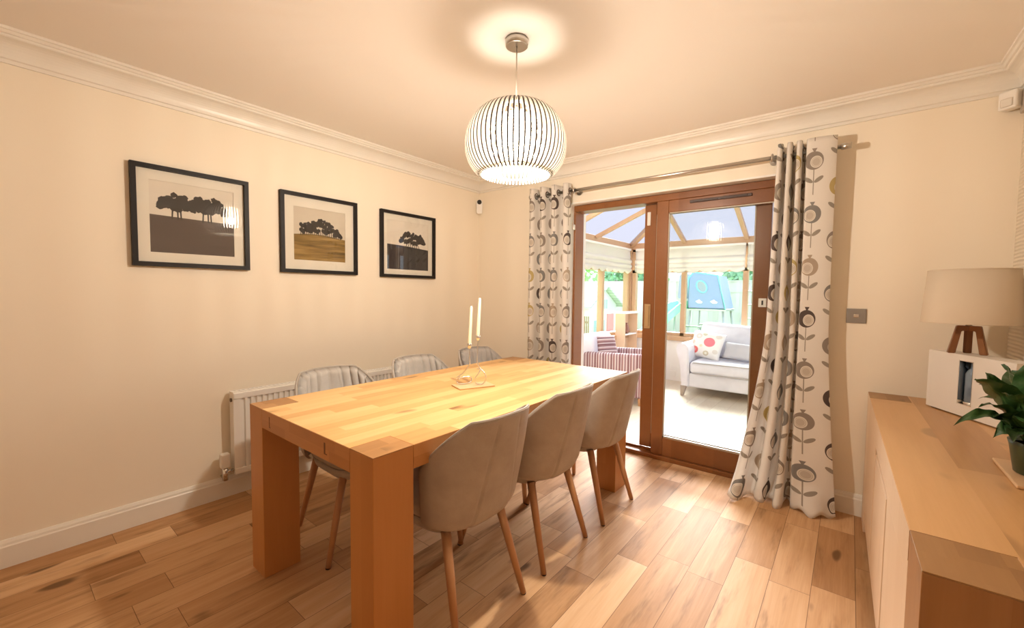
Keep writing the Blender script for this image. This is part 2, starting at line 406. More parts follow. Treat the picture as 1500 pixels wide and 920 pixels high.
# ================================================================== conservatory
CX0, CX1, CY, EZ = .26, 3.42, 3.2, 1.965
struct('floor_conservatory', box(BM(), -.0, 3.7, .06, 3.5, -.12, -.002), PALEFLOOR)
LOWW = newmat('white_low_wall_paint', (.82, .81, .79), .7)
struct('wall_conservatory_left', box(BM(), CX0-.2, CX0, .3, CY+.2, -.3, .6), LOWW)
struct('wall_conservatory_back', box(BM(), CX0, CX1, CY, CY+.2, -.3, .6), LOWW)
struct('wall_conservatory_right', box(BM(), CX1, CX1+.2, .3, CY+.2, -.3, .6), LOWW)
def bay_window(name, along, fixed, a0, a1, cuts, sgn):
    """framed glazing; along = axis index it runs on, fixed = inner face coordinate, sgn = outward direction"""
    w = bpy.data.objects.new(name, None); COL.objects.link(w); w['kind'] = 'structure'; w['label'] = 'oak framed conservatory window looking onto the garden'
    f0, f1 = sorted((fixed, fixed+sgn*.08))
    def bx(bm, p0, p1, z0, z1, g0=f0, g1=f1, bev=.004):
        if along == 0: box(bm, p0, p1, g0, g1, z0, z1, bev)
        else: box(bm, g0, g1, p0, p1, z0, z1, bev)
    s0, s1 = sorted((fixed-sgn*.05, fixed+sgn*.14))
    bm = BM(); bx(bm, a0, a1, .6, .665, s0, s1); obj('window_sill', bm, CONSWOOD, w)
    for q in cuts:
        bm = BM(); bx(bm, q-.032, q+.032, .665, EZ); obj('mullion', bm, CONSWOOD, w)
    bm = BM(); bx(bm, a0, a1, .665, .715); bx(bm, a0, a1, EZ-.04, EZ); bx(bm, a0, a1, 1.60, 1.65); obj('rail', bm, CONSWOOD, w)
    g = (f0+f1)/2
    for p, q in zip(cuts, cuts[1:]):
        bm = BM(); bx(bm, p+.02, q-.02, .70, EZ-.02, g-.006, g+.006, 0); obj('glass_pane', bm, WINGLASS, w)
    return w
bay_window('window_1', 1, CX0, .3, CY, [.34, .78, 1.51, 2.27, 3.13], -1)
bay_window('window_2', 0, CY, CX0, CX1, [.315, 1.063, 1.866, 2.66, 3.35], 1)
bay_window('window_3', 1, CX1, .3, CY, [.34, .78, 1.51, 2.27, 3.03], 1)
bm = BM(); box(bm, CX0-.085, CX0+.012, CY-.012, CY+.085, .6, EZ, .006); box(bm, CX1-.012, CX1+.085, CY-.012, CY+.085, .6, EZ, .006)
struct('trim_3', bm, CONSWOOD)
bm = BM(); box(bm, CX0-.09, CX0, .3, CY+.1, EZ, 2.062, .004); box(bm, CX0, CX1, CY, CY+.1, EZ, 2.062, .004); box(bm, CX1, CX1+.09, .3, CY+.1, EZ, 2.062, .004)
EAVE = wood('eaves_beam_wood', [(0, (.42, .25, .14)), (.5, (.52, .33, .20)), (1, (.58, .39, .25))], axis=0, across=2, third=1, width=.3, length=4, grain=.4, rough=.4, knots=0)
struct('beam_eaves', bm, EAVE)
ROOFP = translucent('polycarbonate_roof', (.06, .065, .09), .6, .62, (.93, .905, .94))
SL = .42; RX = (CX0+CX1)/2; HW = RX-CX0; RZ = 2.062+HW*SL; RYE = CY-HW
roof = bpy.data.objects.new('roof', None); COL.objects.link(roof); roof['kind'] = 'structure'; roof['label'] = 'translucent hipped conservatory roof on timber rafters'
def panel(pts):
    bm = BM(); A = [bm.verts.new(p) for p in pts]; B = [bm.verts.new((p[0], p[1], p[2]+.016)) for p in pts]
    bm.faces.new(A); bm.faces.new(B[::-1]); n = len(A)
    for i in range(n): bm.faces.new((A[i], A[(i+1) % n], B[(i+1) % n], B[i]))
    bmesh.ops.recalc_face_normals(bm, faces=bm.faces); return bm
e = .06; z0 = 2.064
obj('roof_panel', panel([(CX0-e, .3, z0), (CX0-e, CY+e, z0), (RX, RYE, RZ), (RX, .3, RZ)]), ROOFP, roof)
obj('roof_panel', panel([(CX0-e, CY+e, z0), (CX1+e, CY+e, z0), (RX, RYE, RZ)]), ROOFP, roof)
obj('roof_panel', panel([(CX1+e, .3, z0), (CX1+e, CY+e, z0), (RX, RYE, RZ), (RX, .3, RZ)]), ROOFP, roof)
def bar(p, q, wd, ht):
    p, q = Vector(p), Vector(q); d = (q-p).normalized(); s = d.cross(Vector((0, 0, 1))).normalized()*wd/2; u = s.cross(d).normalized()*ht
    if u.z > 0: u = -u
    bm = BM(); A = [bm.verts.new(p+k) for k in (s, -s, -s+u, s+u)]; B = [bm.verts.new(q+k) for k in (s, -s, -s+u, s+u)]
    bm.faces.new(A); bm.faces.new(B[::-1])
    for i in range(4): bm.faces.new((A[i], A[(i+1) % 4], B[(i+1) % 4], B[i]))
    bmesh.ops.recalc_face_normals(bm, faces=bm.faces); return bm
def zt(d): return 2.062+d*SL
for y in (1.26, 2.02): 
    t = min(HW, (CY-y))
    obj('rafter', bar((CX0, y, zt(0)), (CX0+t, y, zt(t)), .045, .05), CONSWOOD, roof)
    obj('rafter', bar((CX1, y, zt(0)), (CX1-t, y, zt(t)), .045, .05), CONSWOOD, roof)
for x in (1.063, 1.866, 2.66):
    t = min(x-CX0, CX1-x); obj('rafter', bar((x, CY, zt(0)), (x, CY-t, zt(t)), .05, .05), CONSWOOD, roof)
obj('hip_rafter', bar((CX0, CY, zt(0)), (RX, RYE, RZ), .06, .06), CONSWOOD, roof)
obj('hip_rafter', bar((CX1, CY, zt(0)), (RX, RYE, RZ), .06, .06), CONSWOOD, roof)
obj('ridge', bar((RX, RYE, RZ), (RX, .3, RZ), .07, .08), CONSWOOD, roof)

# roman blinds
BLIND = translucent('cream_blind_fabric', (.76, .73, .68), .2)
def roman_blind(label, a0, a1, along, fixed, sgn):
    Z1, Z0 = 1.955, 1.605; n = max(2, round((a1-a0)/.2)); D = []
    for k in range(41):
        t = k/40; z = Z1+(Z0-Z1)*t; d = .012
        if t > .42:                      # gathered folds above the hem
            q = (t-.42)/.58*3; d = .016+.030*abs(sin(pi*q))**.7*(1-.25*q/3)
        D.append((z, d))
    def fn(u, v):
        k = round(v*40); z, d = D[k]
        if k > 34: z -= (k-34)/6*.035*(abs(sin(pi*u*n))-.5)
        d += .004*sin(u*23+k*.3)
        a = a0+(a1-a0)*u
        return (a, fixed-sgn*d, z) if along == 0 else (fixed-sgn*d, a, z)
    t = thing('roman_blind', label, 'blind', ((a0+a1)/2, fixed, Z1) if along == 0 else (fixed, (a0+a1)/2, Z1), 0, 'roman blinds in the conservatory')
    bm = BM(); grid(bm, n*12+1, 41, fn); o = obj('blind_fabric', bm, BLIND, t)
    sm = o.modifiers.new('t', 'SOLIDIFY'); sm.thickness = .003
    bm = BM()
    if along == 0: box(bm, a0, a1, min(fixed, fixed-sgn*.03), max(fixed, fixed-sgn*.03), Z1-.01, Z1+.02, .003)
    else: box(bm, min(fixed, fixed-sgn*.03), max(fixed, fixed-sgn*.03), a0, a1, Z1-.01, Z1+.02, .003)
    obj('headrail', bm, PLAST, t)
    bm = BM(); a = a0+(a1-a0)*.02
    pts = [(a, fixed-sgn*.045, Z1-.01-.05*k) if along == 0 else (fixed-sgn*.045, a, Z1-.01-.05*k) for k in range(16)]
    tube(bm, pts, .0025, 6); obj('pull_cord', bm, newmat('blind_cord', (.6, .55, .5), .6), t)
roman_blind('cream scalloped roman blind on the left conservatory windows', 1.46, 3.13, 1, CX0, -1)
roman_blind('cream scalloped roman blind on the back windows above the grey sofa', .34, 1.86, 0, CY, 1)
roman_blind('cream roman blind at the far right of the back windows, mostly behind the door stile', 1.885, 3.36, 0, CY, 1)

# ------------------------------------------------------------------ grey sofa
def arm_mesh(xo, s):
    """flared arm: xo = outer foot x, s = +1 when inside lies to +x"""
    pr = [(0, .12), (-.012, .30), (-.04, .46), (-.072, .56), (-.075, .61), (-.055, .650), (-.015, .665), (.03, .655), (.065, .62), (.078, .56), (.085, .42), (.09, .12)]
    bm = BM(); prism(bm, [(xo+s*a, z) for a, z in pr], 1, 2.33, 3.13, bev=.012)
    return bm
sofa = thing('sofa', 'light grey two seater sofa with flared arms under the back conservatory windows', 'sofa', (2.15, 2.75, 0))
obj('arm', arm_mesh(1.335, 1), SOFAF, sofa, smooth=False); obj('arm', arm_mesh(2.97, -1), SOFAF, sofa)
obj('base', rbox(BM(), 1.41, 2.895, 2.36, 3.12, .115, .29, .02), SOFAF, sofa)
bm = BM()
def seatfn(u, v): pass
rbox(bm, 1.425, 2.88, 2.325, 2.98, .285, .445, .055, 5)
for v_ in bm.verts:
    if v_.co.z > .4: v_.co.z += .02*sin(pi*(v_.co.x-1.425)/1.455)
sc_ = obj('seat_cushion', bm, SOFAF, sofa, smooth=True)
bm = BM()
for zz in (.30, .43): tube(bm, [(1.47, 2.328, zz), (2.1, 2.322, zz+.004), (2.84, 2.328, zz)], .007, 6)
obj('piping', bm, CHAIRP, sc_)
bm = BM(); rbox(bm, 1.38, 2.92, 2.93, 3.15, .2, .845, .06, 5)
for v_ in bm.verts: v_.co.y += (v_.co.z-.3)*.05; v_.co.z += .03*sin((v_.co.x)*9)*(v_.co.z > .7)*.35
obj('back', bm, SOFAF, sofa, smooth=True)
bm = BM(); rbox(bm, 1.40, 2.15, 2.83, 3.0, .45, .885, .06, 5)
for v_ in bm.verts: v_.co.y += (v_.co.z-.45)*.22; v_.co.z += .02*sin(v_.co.x*14)
obj('back_cushion', bm, SOFAF, sofa, smooth=True)
bm = BM(); rbox(bm, 2.155, 2.89, 2.83, 3.0, .45, .88, .06, 5)
for v_ in bm.verts: v_.co.y += (v_.co.z-.45)*.22
obj('back_cushion', bm, SOFAF, sofa, smooth=True)
for x, y in ((1.36, 2.37), (2.94, 2.37), (1.38, 3.08), (2.92, 3.08)):
    bm = BM(); s = -1 if x < 2 else 1; sy = -1 if y < 2.7 else 1
    A = [bm.verts.new((x+a*.035, y+b*.03, .125)) for a, b in ((-1, -1), (1, -1), (1, 1), (-1, 1))]
    B = [bm.verts.new((x+s*.015+a*.018, y+sy*.01+b*.018, .0)) for a, b in ((-1, -1), (1, -1), (1, 1), (-1, 1))]
    bm.faces.new(A); bm.faces.new(B[::-1])
    for i in range(4): bm.faces.new((A[i], A[(i+1) % 4], B[(i+1) % 4], B[i]))
    bmesh.ops.recalc_face_normals(bm, faces=bm.faces); obj('leg', bm, newmat('grey_brown_leg', (.30, .26, .23), .5), sofa)
# cushions
FLOR = newmat('floral_cushion_cotton', (.85, .83, .80), .85); nt, P, c = coords(FLOR, 'UV'); U, V = c[0], c[1]
col = None
def spot(col, cx, cy_, r, cc, inner=None):
    d = ((U-cx)*(U-cx)+(V-cy_)*(V-cy_)).sqrt()
    col = mix(d.lt(r), col, cc)
    if inner: col = mix(d.lt(r*.45), col, inner)
    return col
col = mix(U*0.0, (.86, .84, .81), (.86, .84, .81))
for a in ((.62, .58, .17, (.80, .20, .26), None), (.22, .22, .13, (.74, .14, .14), (.82, .4, .42)), (.60, .17, .09, (.62, .55, .40), (.82, .8, .7)), (.25, .75, .10, (.78, .62, .58), (.86, .8, .75)),
          (.84, .85, .09, (.70, .66, .60), None), (.86, .28, .08, (.70, .66, .60), None), (.42, .86, .07, (.62, .60, .44), None), (.10, .50, .08, (.80, .58, .5), None), (.40, .40, .05, (.62, .60, .44), None)): col = spot(col, *a)
setcol(FLOR, col)
def pillow(name, label, m, w_, h_, t_, loc, rx, rz, ry=0):
    bm = BM(); cushion(bm, w_, h_, t_, 18)
    bm.transform(Matrix.Translation(loc) @ Matrix.Rotation(rz, 4, 'Z') @ Matrix.Rotation(rx, 4, 'X') @ Matrix.Rotation(ry, 4, 'Z'))
    return tag(obj(name, bm, m, smooth=True), label, 'cushion')
pillow('cushion', 'white cushion with pink and red flowers at the left end of the grey sofa', FLOR, .40, .36, .15, (1.535, 2.69, .622), radians(68), radians(-4), radians(-8))
pillow('cushion', 'small plain grey cushion lying on the grey sofa beside the floral cushion', fabric('cushion_grey', (.50, .49, .51), (.56, .55, .57)), .44, .22, .12, (1.96, 2.69, .570), radians(64), 0, radians(-4))

# ------------------------------------------------------------------ striped armchair
STR = newmat('striped_upholstery', (.4, .3, .3), .85, spec=.15); nt, P, c = coords(STR)
def stripes(m, nt, q, period=.105):
    f = (q/period).fract()
    n_ = nt.nodes.new('ShaderNodeValToRGB'); nt.links.new(f.s, n_.inputs[0]); cr = n_.color_ramp; cr.interpolation = 'CONSTANT'
    st = [(0, (.20, .10, .11)), (.14, (.58, .52, .54)), (.22, (.26, .14, .15)), (.40, (.46, .34, .34)), (.50, (.64, .58, .59)), (.58, (.16, .08, .10)), (.68, (.40, .27, .28)), (.80, (.60, .54, .56)), (.88, (.28, .17, .18))]
    while len(cr.elements) < len(st): cr.elements.new(.5)
    for e_, (p, cc) in zip(cr.elements, st): e_.position = p; e_.color = (*cc, 1)
    m.node_tree.links.new(n_.outputs[0], pb(m).inputs['Base Color'])
stripes(STR, nt, c[0]+c[1]*.3)
STRH = newmat('striped_cushion', (.4, .3, .3), .85); nt, P, c = coords(STRH, 'UV'); stripes(STRH, nt, c[1], .52)
LILAC = fabric('pale_lilac_fabric', (.66, .66, .76), (.72, .72, .82))
ac = thing('armchair', 'striped armchair facing right behind the dining table end, seen through the open door', 'armchair', (.9, 1.8, 0))
for y0 in (1.42, 2.03):
    bm = BM(); rbox(bm, .42, 1.20, y0, y0+.13, .09, .555, .035, 4)
    for v_ in bm.verts:
        if v_.co.z > .4: v_.co.z += (v_.co.x-.42)*.05
    obj('arm', bm, STR, ac, smooth=True)
obj('base', rbox(BM(), .45, 1.17, 1.54, 2.04, .10, .30, .02), STR, ac)
obj('seat_cushion', rbox(BM(), .52, 1.19, 1.555, 2.025, .30, .44, .04), STR, ac, smooth=True)
bm = BM(); rbox(bm, .42, .60, 1.50, 2.08, .12, .80, .06, 5)
for v_ in bm.verts: v_.co.x -= max(0, v_.co.z-.3)*.20; v_.co.z -= .05*((v_.co.y-1.79)/.3)**2*(v_.co.z > .6)
obj('back', bm, LILAC, ac, smooth=True)
for x, y in ((.47, 1.48), (1.14, 1.48), (.47, 2.10), (1.14, 2.10)): obj('leg', lathe(BM(), [(.018, 0), (.026, .095)], 12, (x, y, 0)), LEGWOOD, ac)
pillow('cushion', 'dark striped cushion leaning on the back of the striped armchair', STRH, .30, .28, .12, (.58, 1.74, .612), radians(74), radians(62))

# ------------------------------------------------------------------ shelf unit in the corner
su = thing('shelf_unit', 'narrow beige shelf unit with a white top in the conservatory corner', 'shelf', (.36, 2.85, 0))
BEI = newmat('beige_board', (.70, .52, .36), .6)
obj('side_panel', box(BM(), .29, .44, 2.62, 2.64, 0, .985, .002), BEI, su); obj('side_panel', box(BM(), .29, .44, 3.06, 3.08, 0, .985, .002), BEI, su)
obj('back_panel', box(BM(), .29, .30, 2.64, 3.06, .02, .985), BEI, su)
for z in (.05, .36, .67): obj('shelf', box(BM(), .30, .435, 2.64, 3.06, z, z+.018, .002), REVEAL, su)
obj('top', box(BM(), .285, .455, 2.605, 3.095, .985, 1.01, .004), REVEAL, su)
t = thing('ornament', 'small dark ornament on the middle of the beige corner shelf unit', 'ornament', (.385, 2.8, .688))
obj('body', lathe(BM(), [(.02, 0), (.038, .02), (.045, .06), (.03, .11), (.014, .14), (.018, .16)], 20, (.385, 2.8, .688)), newmat('brown_glaze', (.30, .14, .10), .3), t)
sk2 = tag(obj('wall_socket', box(BM(), .915, 1.0, CY-.012, CY, .06, .145, .003), PLAST), 'white double socket low on the conservatory wall left of the sofa', 'socket')

# ================================================================== garden
GZ = -.15
GRASS = newmat('lawn_grass', (.20, .38, .10), .9); nt, P, c = coords(GRASS); setcol(GRASS, mix(noise(P, 6.0, 4), (.16, .34, .08), (.34, .50, .18)))
struct('ground', box(BM(), -16, 16, CY+.2, 22, GZ-.2, GZ), GRASS)
struct('ground_side', box(BM(), -16, CX0-.2, -3, CY+.2, GZ-.2, GZ), GRASS)
FENCE = wood('pale_fence_board', [(0, (.62, .58, .54)), (.5, (.72, .69, .66)), (1, (.80, .78, .75))], axis=2, across=0, third=1, width=.14, length=4, grain=.5, rough=.8, knots=.1)
def fence(label, p, q):
    p, q = Vector(p), Vector(q); L = (q-p).length; n = round(L/1.83)
    t = thing('garden_fence', label, 'fence', (*((p+q)/2)[:2], GZ))
    ang = atan2(q.y-p.y, q.x-p.x); R = Matrix.Translation((p.x, p.y, GZ)) @ Matrix.Rotation(ang, 4, 'Z')
    for k in range(n):
        a, b = L*k/n+.05, L*(k+1)/n-.05; bm = BM(); m_ = int((b-a)/.12)
        for j in range(m_):
            x = a+(b-a)*j/m_; box(bm, x, x+(b-a)/m_*1.12, -.012+.014*(j % 2), .002+.014*(j % 2), .05, 1.78)
        box(bm, a, b, -.03, .03, .2, .26); box(bm, a, b, -.03, .03, 1.5, 1.56); box(bm, a, b, -.03, .03, 1.78, 1.81)
        bm.transform(R); obj('fence_panel', bm, FENCE, t)
    for k in range(n+1):
        bm = BM(); box(bm, L*k/n-.05, L*k/n+.05, -.05, .05, 0, 1.88, .006); bm.transform(R); obj('fence_post', bm, FENCE, t)
fence('pale vertical board fence across the back of the garden behind the climbing frame', (-8, 9.2, 0), (7, 9.2, 0))
fence('pale board fence along the left side of the garden behind the playhouse', (-8.0, 9.0, 0), (-8.0, 1, 0))

BARK = newmat('tree_bark', (.16, .11, .07), .9)
def leafmat(name, a, b):
    m = newmat(name, a, .7); nt, P, c = coords(m); setcol(m, mix(noise(P, 2.2, 3), a, b))
    pb(m).inputs['Subsurface Weight'].default_value = 0; return m
LEAVES = [leafmat('tree_leaves_bright', (.20, .42, .10), (.36, .56, .20)), leafmat('tree_leaves_blue_green', (.14, .34, .20), (.28, .48, .34))]
def tree(label, x, y, h, r, m, seed):
    rnd = random.Random(seed); t = thing('garden_tree', label, 'tree', (x, y, GZ), 0, 'trees behind the garden fence')
    bm = BM(); tube(bm, [(x, y, GZ), (x+.05, y, GZ+h*.35), (x-.04, y+.05, GZ+h*.75)], [.13, .10, .03], 8)
    for k in range(5):
        a = rnd.uniform(0, 6.28); z = GZ+h*rnd.uniform(.35, .6); tube(bm, [(x, y, z), (x+cos(a)*r*.4, y+sin(a)*r*.4, z+.4), (x+cos(a)*r*.7, y+sin(a)*r*.7, z+.9)], [.05, .03, .012], 6)
    obj('trunk', bm, BARK, t)
    bm = BM(); cl = [(Vector((rnd.gauss(0, .42)*r, rnd.gauss(0, .42)*r, h*.62+rnd.gauss(0, .12)*h)), rnd.uniform(.3, .55)*r) for _ in range(12)]
    for k in range(1500):
        c_, q = rnd.choice(cl); d = Vector((rnd.gauss(0, 1), rnd.gauss(0, 1), rnd.gauss(0, 1))).normalized()*q*rnd.uniform(.6, 1)
        p = Vector((x, y, GZ))+c_+d; s = rnd.uniform(.07, .14)
        a = Vector((rnd.gauss(0, 1), rnd.gauss(0, 1), rnd.gauss(0, 1))).normalized(); b = a.orthogonal().normalized()*s*.55; a = a*s
        bm.faces.new([bm.verts.new(p+v) for v in (-a, b, a, -b)])
    obj('foliage', bm, m, t)
for k, (lab, x, y, h, r, mi) in enumerate((
    ('bright green tree behind the left fence, seen over the playhouse roof', -6.4, 11.8, 2.8, 1.25, 0),
    ('tall blue green tree behind the fence between playhouse and climbing frame', -3.7, 12.4, 2.9, 1.2, 1),
    ('blue green tree behind the back fence just left of the climbing frame', -.4, 11.9, 2.7, 1.1, 1),
    ('bright green tree behind the back fence, showing right of the climbing frame tent', 2.1, 11.6, 2.6, 1.0, 0),
    ('bright green tree behind the back fence above the metal ladder', 4.0, 11.8, 2.8, 1.2, 0))): tree(lab, x, y, h, r, LEAVES[mi], 20+k)

# playhouse
ph = thing('playhouse', 'white garden playhouse with pale shingle roof and a pink door', 'playhouse', (-3.1, 7.2, GZ))
WCLAD = newmat('white_cladding', (.84, .86, .84), .6)
hx0, hx1, hy0, hy1 = -4.0, -2.2, 6.4, 8.0; ez, az = .98, 1.42
bm = BM(); prism(bm, [(hy0, GZ), (hy1, GZ), (hy1, ez), (7.2, az), (hy0, ez)], 0, hx0, hx1); obj('walls', bm, WCLAD, ph)
SHING = newmat('pale_shingles', (.62, .66, .64), .8); nt, P, c = coords(SHING)
rw_ = (c[2]*14.0).fract(); setcol(SHING, mix(rw_.lt(.16), mix(wnoise(vec(nt, (c[2]*14.0).floor(), (c[0]*6.0).floor(), 0.0)), (.56, .60, .58), (.70, .73, .70)), (.36, .40, .40)))
bm = BM()
for s in (-1, 1):
    y_e = 7.2+s*.98; z_e = ez-.08
    prism(bm, [(7.2, az+.03), (y_e, z_e), (y_e, z_e+.05), (7.2, az+.09)], 0, hx0-.15, hx1+.15)
obj('roof', bm, SHING, ph)
obj('door', box(BM(), hx1, hx1+.03, 7.42, 7.80, GZ+.05, .72, .006), newmat('pink_door', (.86, .28, .36), .5), ph)
f = obj('window_frame', box(BM(), hx1, hx1+.03, 6.58, 7.28, .02, .62, .006), REVEAL, ph)
bm = BM(); box(bm, hx1+.028, hx1+.036, 6.63, 6.90, .08, .57); box(bm, hx1+.028, hx1+.036, 6.95, 7.23, .08, .57); obj('pane', bm, newmat('pale_blue_pane', (.45, .58, .70), .2), f)
f = obj('window_frame', box(BM(), hx1, hx1+.03, 6.98, 7.40, .84, 1.14, .006), REVEAL, ph)
bm = BM()
for k in range(3): box(bm, hx1+.028, hx1+.036, 7.01+k*.13, 7.11+k*.13, .87, 1.11)
obj('pane', bm, newmat('grey_blue_pane', (.52, .60, .68), .2), f)
t = thing('trellis', 'brown wooden trellis panel at the left of the playhouse', 'trellis', (-2.05, 5.95, GZ))
bm = BM()
for k in range(6): box(bm, -2.2+k*.05, -2.175+k*.05, 5.9, 5.92, GZ, .72)
box(bm, -2.2, -1.92, 5.89, 5.9, .55, .6); box(bm, -2.2, -1.92, 5.89, 5.9, .1, .15)
obj('slats', bm, newmat('brown_trellis_wood', (.36, .22, .15), .8), t)

# climbing frame with tent, slide and ladder
GMET = newmat('grey_tube_metal', (.46, .48, .50), .4, .6)
NAVY = newmat('blue_tent_fabric', (.24, .32, .56), .8); AQUA = newmat('aqua_piping', (.20, .66, .82), .6); MINT = newmat('mint_plastic', (.28, .80, .64), .4)
cf = thing('climbing_frame', 'blue fabric play tent on a grey metal climbing frame in the garden', 'climbing frame', (.68, 6.2, GZ))
for x in (.38, 1.0):
    for y in (6.0, 6.7):
        obj('leg', tube(BM(), [(x+(.10 if x > .7 else -.06), y+(.12 if y > 6.4 else -.12), GZ), (x, y, .96)], .02, 8), GMET, cf)
for z in (.30, .62):
    for y in (5.92, 6.78): obj('crossbar', tube(BM(), [(.33, y, z), (1.07, y, z)], .016, 8), GMET, cf)
obj('strut', tube(BM(), [(.60, 5.94, .62), (.66, 5.9, GZ)], .016, 8), GMET, cf)
obj('platform', box(BM(), .34, 1.06, 5.96, 6.74, .95, .99, .005), GMET, cf)
bm = BM(); prism(bm, [(.34, .99), (1.05, .99), (.90, 1.66), (.44, 1.74), (.34, 1.62)], 1, 5.96, 6.72, bev=.02)
tent = obj('tent', bm, NAVY, cf)
bm = BM(); tube(bm, [(.34, 5.95, .99), (1.05, 5.95, .99), (.90, 5.95, 1.66), (.44, 5.95, 1.74), (.34, 5.95, 1.62)], .016, 8, closed=True); obj('piping', bm, AQUA, tent)
ring = [(.60+.095*cos(2*pi*k/24)-.03*sin(2*pi*k/24), 5.945, 1.44+.12*sin(2*pi*k/24)) for k in range(24)]
bm = BM(); tube(bm, ring, .014, 8, closed=True); obj('porthole_rim', bm, AQUA, tent)
bm = BM(); bm.faces.new([bm.verts.new((x, 5.948, z)) for x, y, z in ring]); r_ = bmesh.ops.extrude_face_region(bm, geom=bm.faces[:]); bmesh.ops.translate(bm, vec=(0, .006, 0), verts=[v for v in r_['geom'] if isinstance(v, bmesh.types.BMVert)]); obj('porthole_mesh', bm, newmat('grey_mesh', (.30, .34, .44), .8), tent)
for x in (.56, .84):
    bm = BM(); prism(bm, [(x-.07, 1.14), (x-.02, 1.10), (x+.05, 1.10), (x+.07, 1.13), (x+.03, 1.15), (x, 1.18), (x-.03, 1.16)], 1, 5.942, 5.955); obj('emblem', bm, REVEAL, tent)
bm = BM(); prism(bm, [(5.97, 1.19), (6.70, 1.19), (6.6, 1.7), (6.06, 1.7)], 0, .12, .33, bev=.02); obj('side_flap', bm, newmat('grey_blue_fabric', (.34, .38, .52), .8), cf)
sl = thing('slide', 'mint green plastic garden slide coming down from the blue play tent', 'slide', (-.15, 5.6, GZ))
pts = [(.16, 6.30, 1.02), (.05, 6.18, .98), (-.12, 5.98, .78), (-.30, 5.74, .50), (-.46, 5.52, .20), (-.58, 5.36, GZ+.12), (-.72, 5.20, GZ+.06)]
bm = BM(); prev = None
for i, p in enumerate(pts):
    p = Vector(p); d = (Vector(pts[min(i+1, 6)])-Vector(pts[max(i-1, 0)])).normalized(); s = d.cross(Vector((0, 0, 1))).normalized(); u = s.cross(d)
    rg = [bm.verts.new(p+s*a+u*b) for a, b in ((-.24, .13), (-.20, .13), (-.17, .0), (.17, .0), (.20, .13), (.24, .13), (.20, -.03), (-.20, -.03))]
    if prev:
        for k in range(8): bm.faces.new((prev[k], prev[(k+1) % 8], rg[(k+1) % 8], rg[k]))
    prev = rg
bmesh.ops.recalc_face_normals(bm, faces=bm.faces); obj('chute', bm, MINT, sl)
obj('support', tube(BM(), [(.02, 6.15, .93), (.0, 6.2, GZ)], .02, 8), GMET, sl)
ld = thing('metal_ladder', 'grey metal ladder leaning at the right of the blue play tent', 'ladder', (1.32, 6.0, GZ))
a0, a1 = Vector((1.19, 5.9, GZ)), Vector((1.40, 6.25, 1.52)); off = Vector((.24, 0, 0))
for k in range(2): obj('rail', tube(BM(), [a0+off*k, a1+off*k], .016, 8), GMET, ld)
for k in range(6): q = a0.lerp(a1, .1+.16*k); obj('rung', tube(BM(), [q, q+off], .012, 8), GMET, ld)
sw = thing('swing_frame', 'metal swing frame with a blue hood at the far right of the garden', 'swing', (1.8, 7.0, GZ))
bm = BM(); tube(bm, [(1.38, 6.8, 1.42), (2.6, 6.8, 1.42)], .022, 8); obj('crossbar', bm, GMET, sw)
for x in (1.42, 2.56): obj('leg', tube(BM(), [(x, 6.5, GZ), (x, 6.8, 1.42), (x, 7.1, GZ)], .022, 8), GMET, sw)
bm = BM(); lathe(bm, [(.22, 0), (.21, .08), (.15, .18), (.05, .23)], 20, (1.58, 6.8, 1.44)); obj('hood', bm, AQUA, sw)
obj('seat', box(BM(), 1.75, 2.15, 6.72, 6.88, .3, .33, .01), AQUA, sw)
for x in (1.78, 2.12): obj('rope', tube(BM(), [(x, 6.8, .33), (x, 6.8, 1.42)], .008, 6), GMET, sw)

# ================================================================== dining table
TH, TX0, TX1, TY0, TY1, LW, LL, AP = .763, .861, 1.839, -2.421, -.508, .134, .156, .083
dt = thing('dining_table', 'long oak dining table with thick square corner legs', 'table', ((TX0+TX1)/2, (TY0+TY1)/2, 0))
g = .0006
out = [(TX0+LW+g, TY0), (TX1-LW-g, TY0), (TX1-LW-g, TY0+LL+g), (TX1, TY0+LL+g), (TX1, TY1-LL-g), (TX1-LW-g, TY1-LL-g), (TX1-LW-g, TY1), (TX0+LW+g, TY1), (TX0+LW+g, TY1-LL-g), (TX0, TY1-LL-g), (TX0, TY0+LL+g), (TX0+LW+g, TY0+LL+g)]
bm = prism(BM(), out, 2, TH-AP, TH, bev=.0012)
bm.normal_update()
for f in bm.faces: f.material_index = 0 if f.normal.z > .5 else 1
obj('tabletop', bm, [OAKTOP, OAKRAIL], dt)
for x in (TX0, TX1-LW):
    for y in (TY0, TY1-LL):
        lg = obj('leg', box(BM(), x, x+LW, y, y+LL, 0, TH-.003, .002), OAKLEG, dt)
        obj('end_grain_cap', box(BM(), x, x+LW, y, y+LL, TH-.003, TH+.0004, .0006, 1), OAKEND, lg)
KEY = newmat('dark_joint_line', (.16, .06, .018), .5)
for x, w_, h_ in ((TX0+LW+.075, .006, .045), (TX1-LW-.17, .010, .040)):      # visible joint lines in the short rail
    bm = BM(); box(bm, x, x+w_, TY0-.0008, TY0+.01, TH-.02-h_, TH-.02, .0003, 1)
    box(bm, x, x+w_*2.2, TY0-.0008, TY0+.01, TH-.022-h_, TH-.018-h_, .0003, 1); obj('joint_line', bm, KEY, dt)

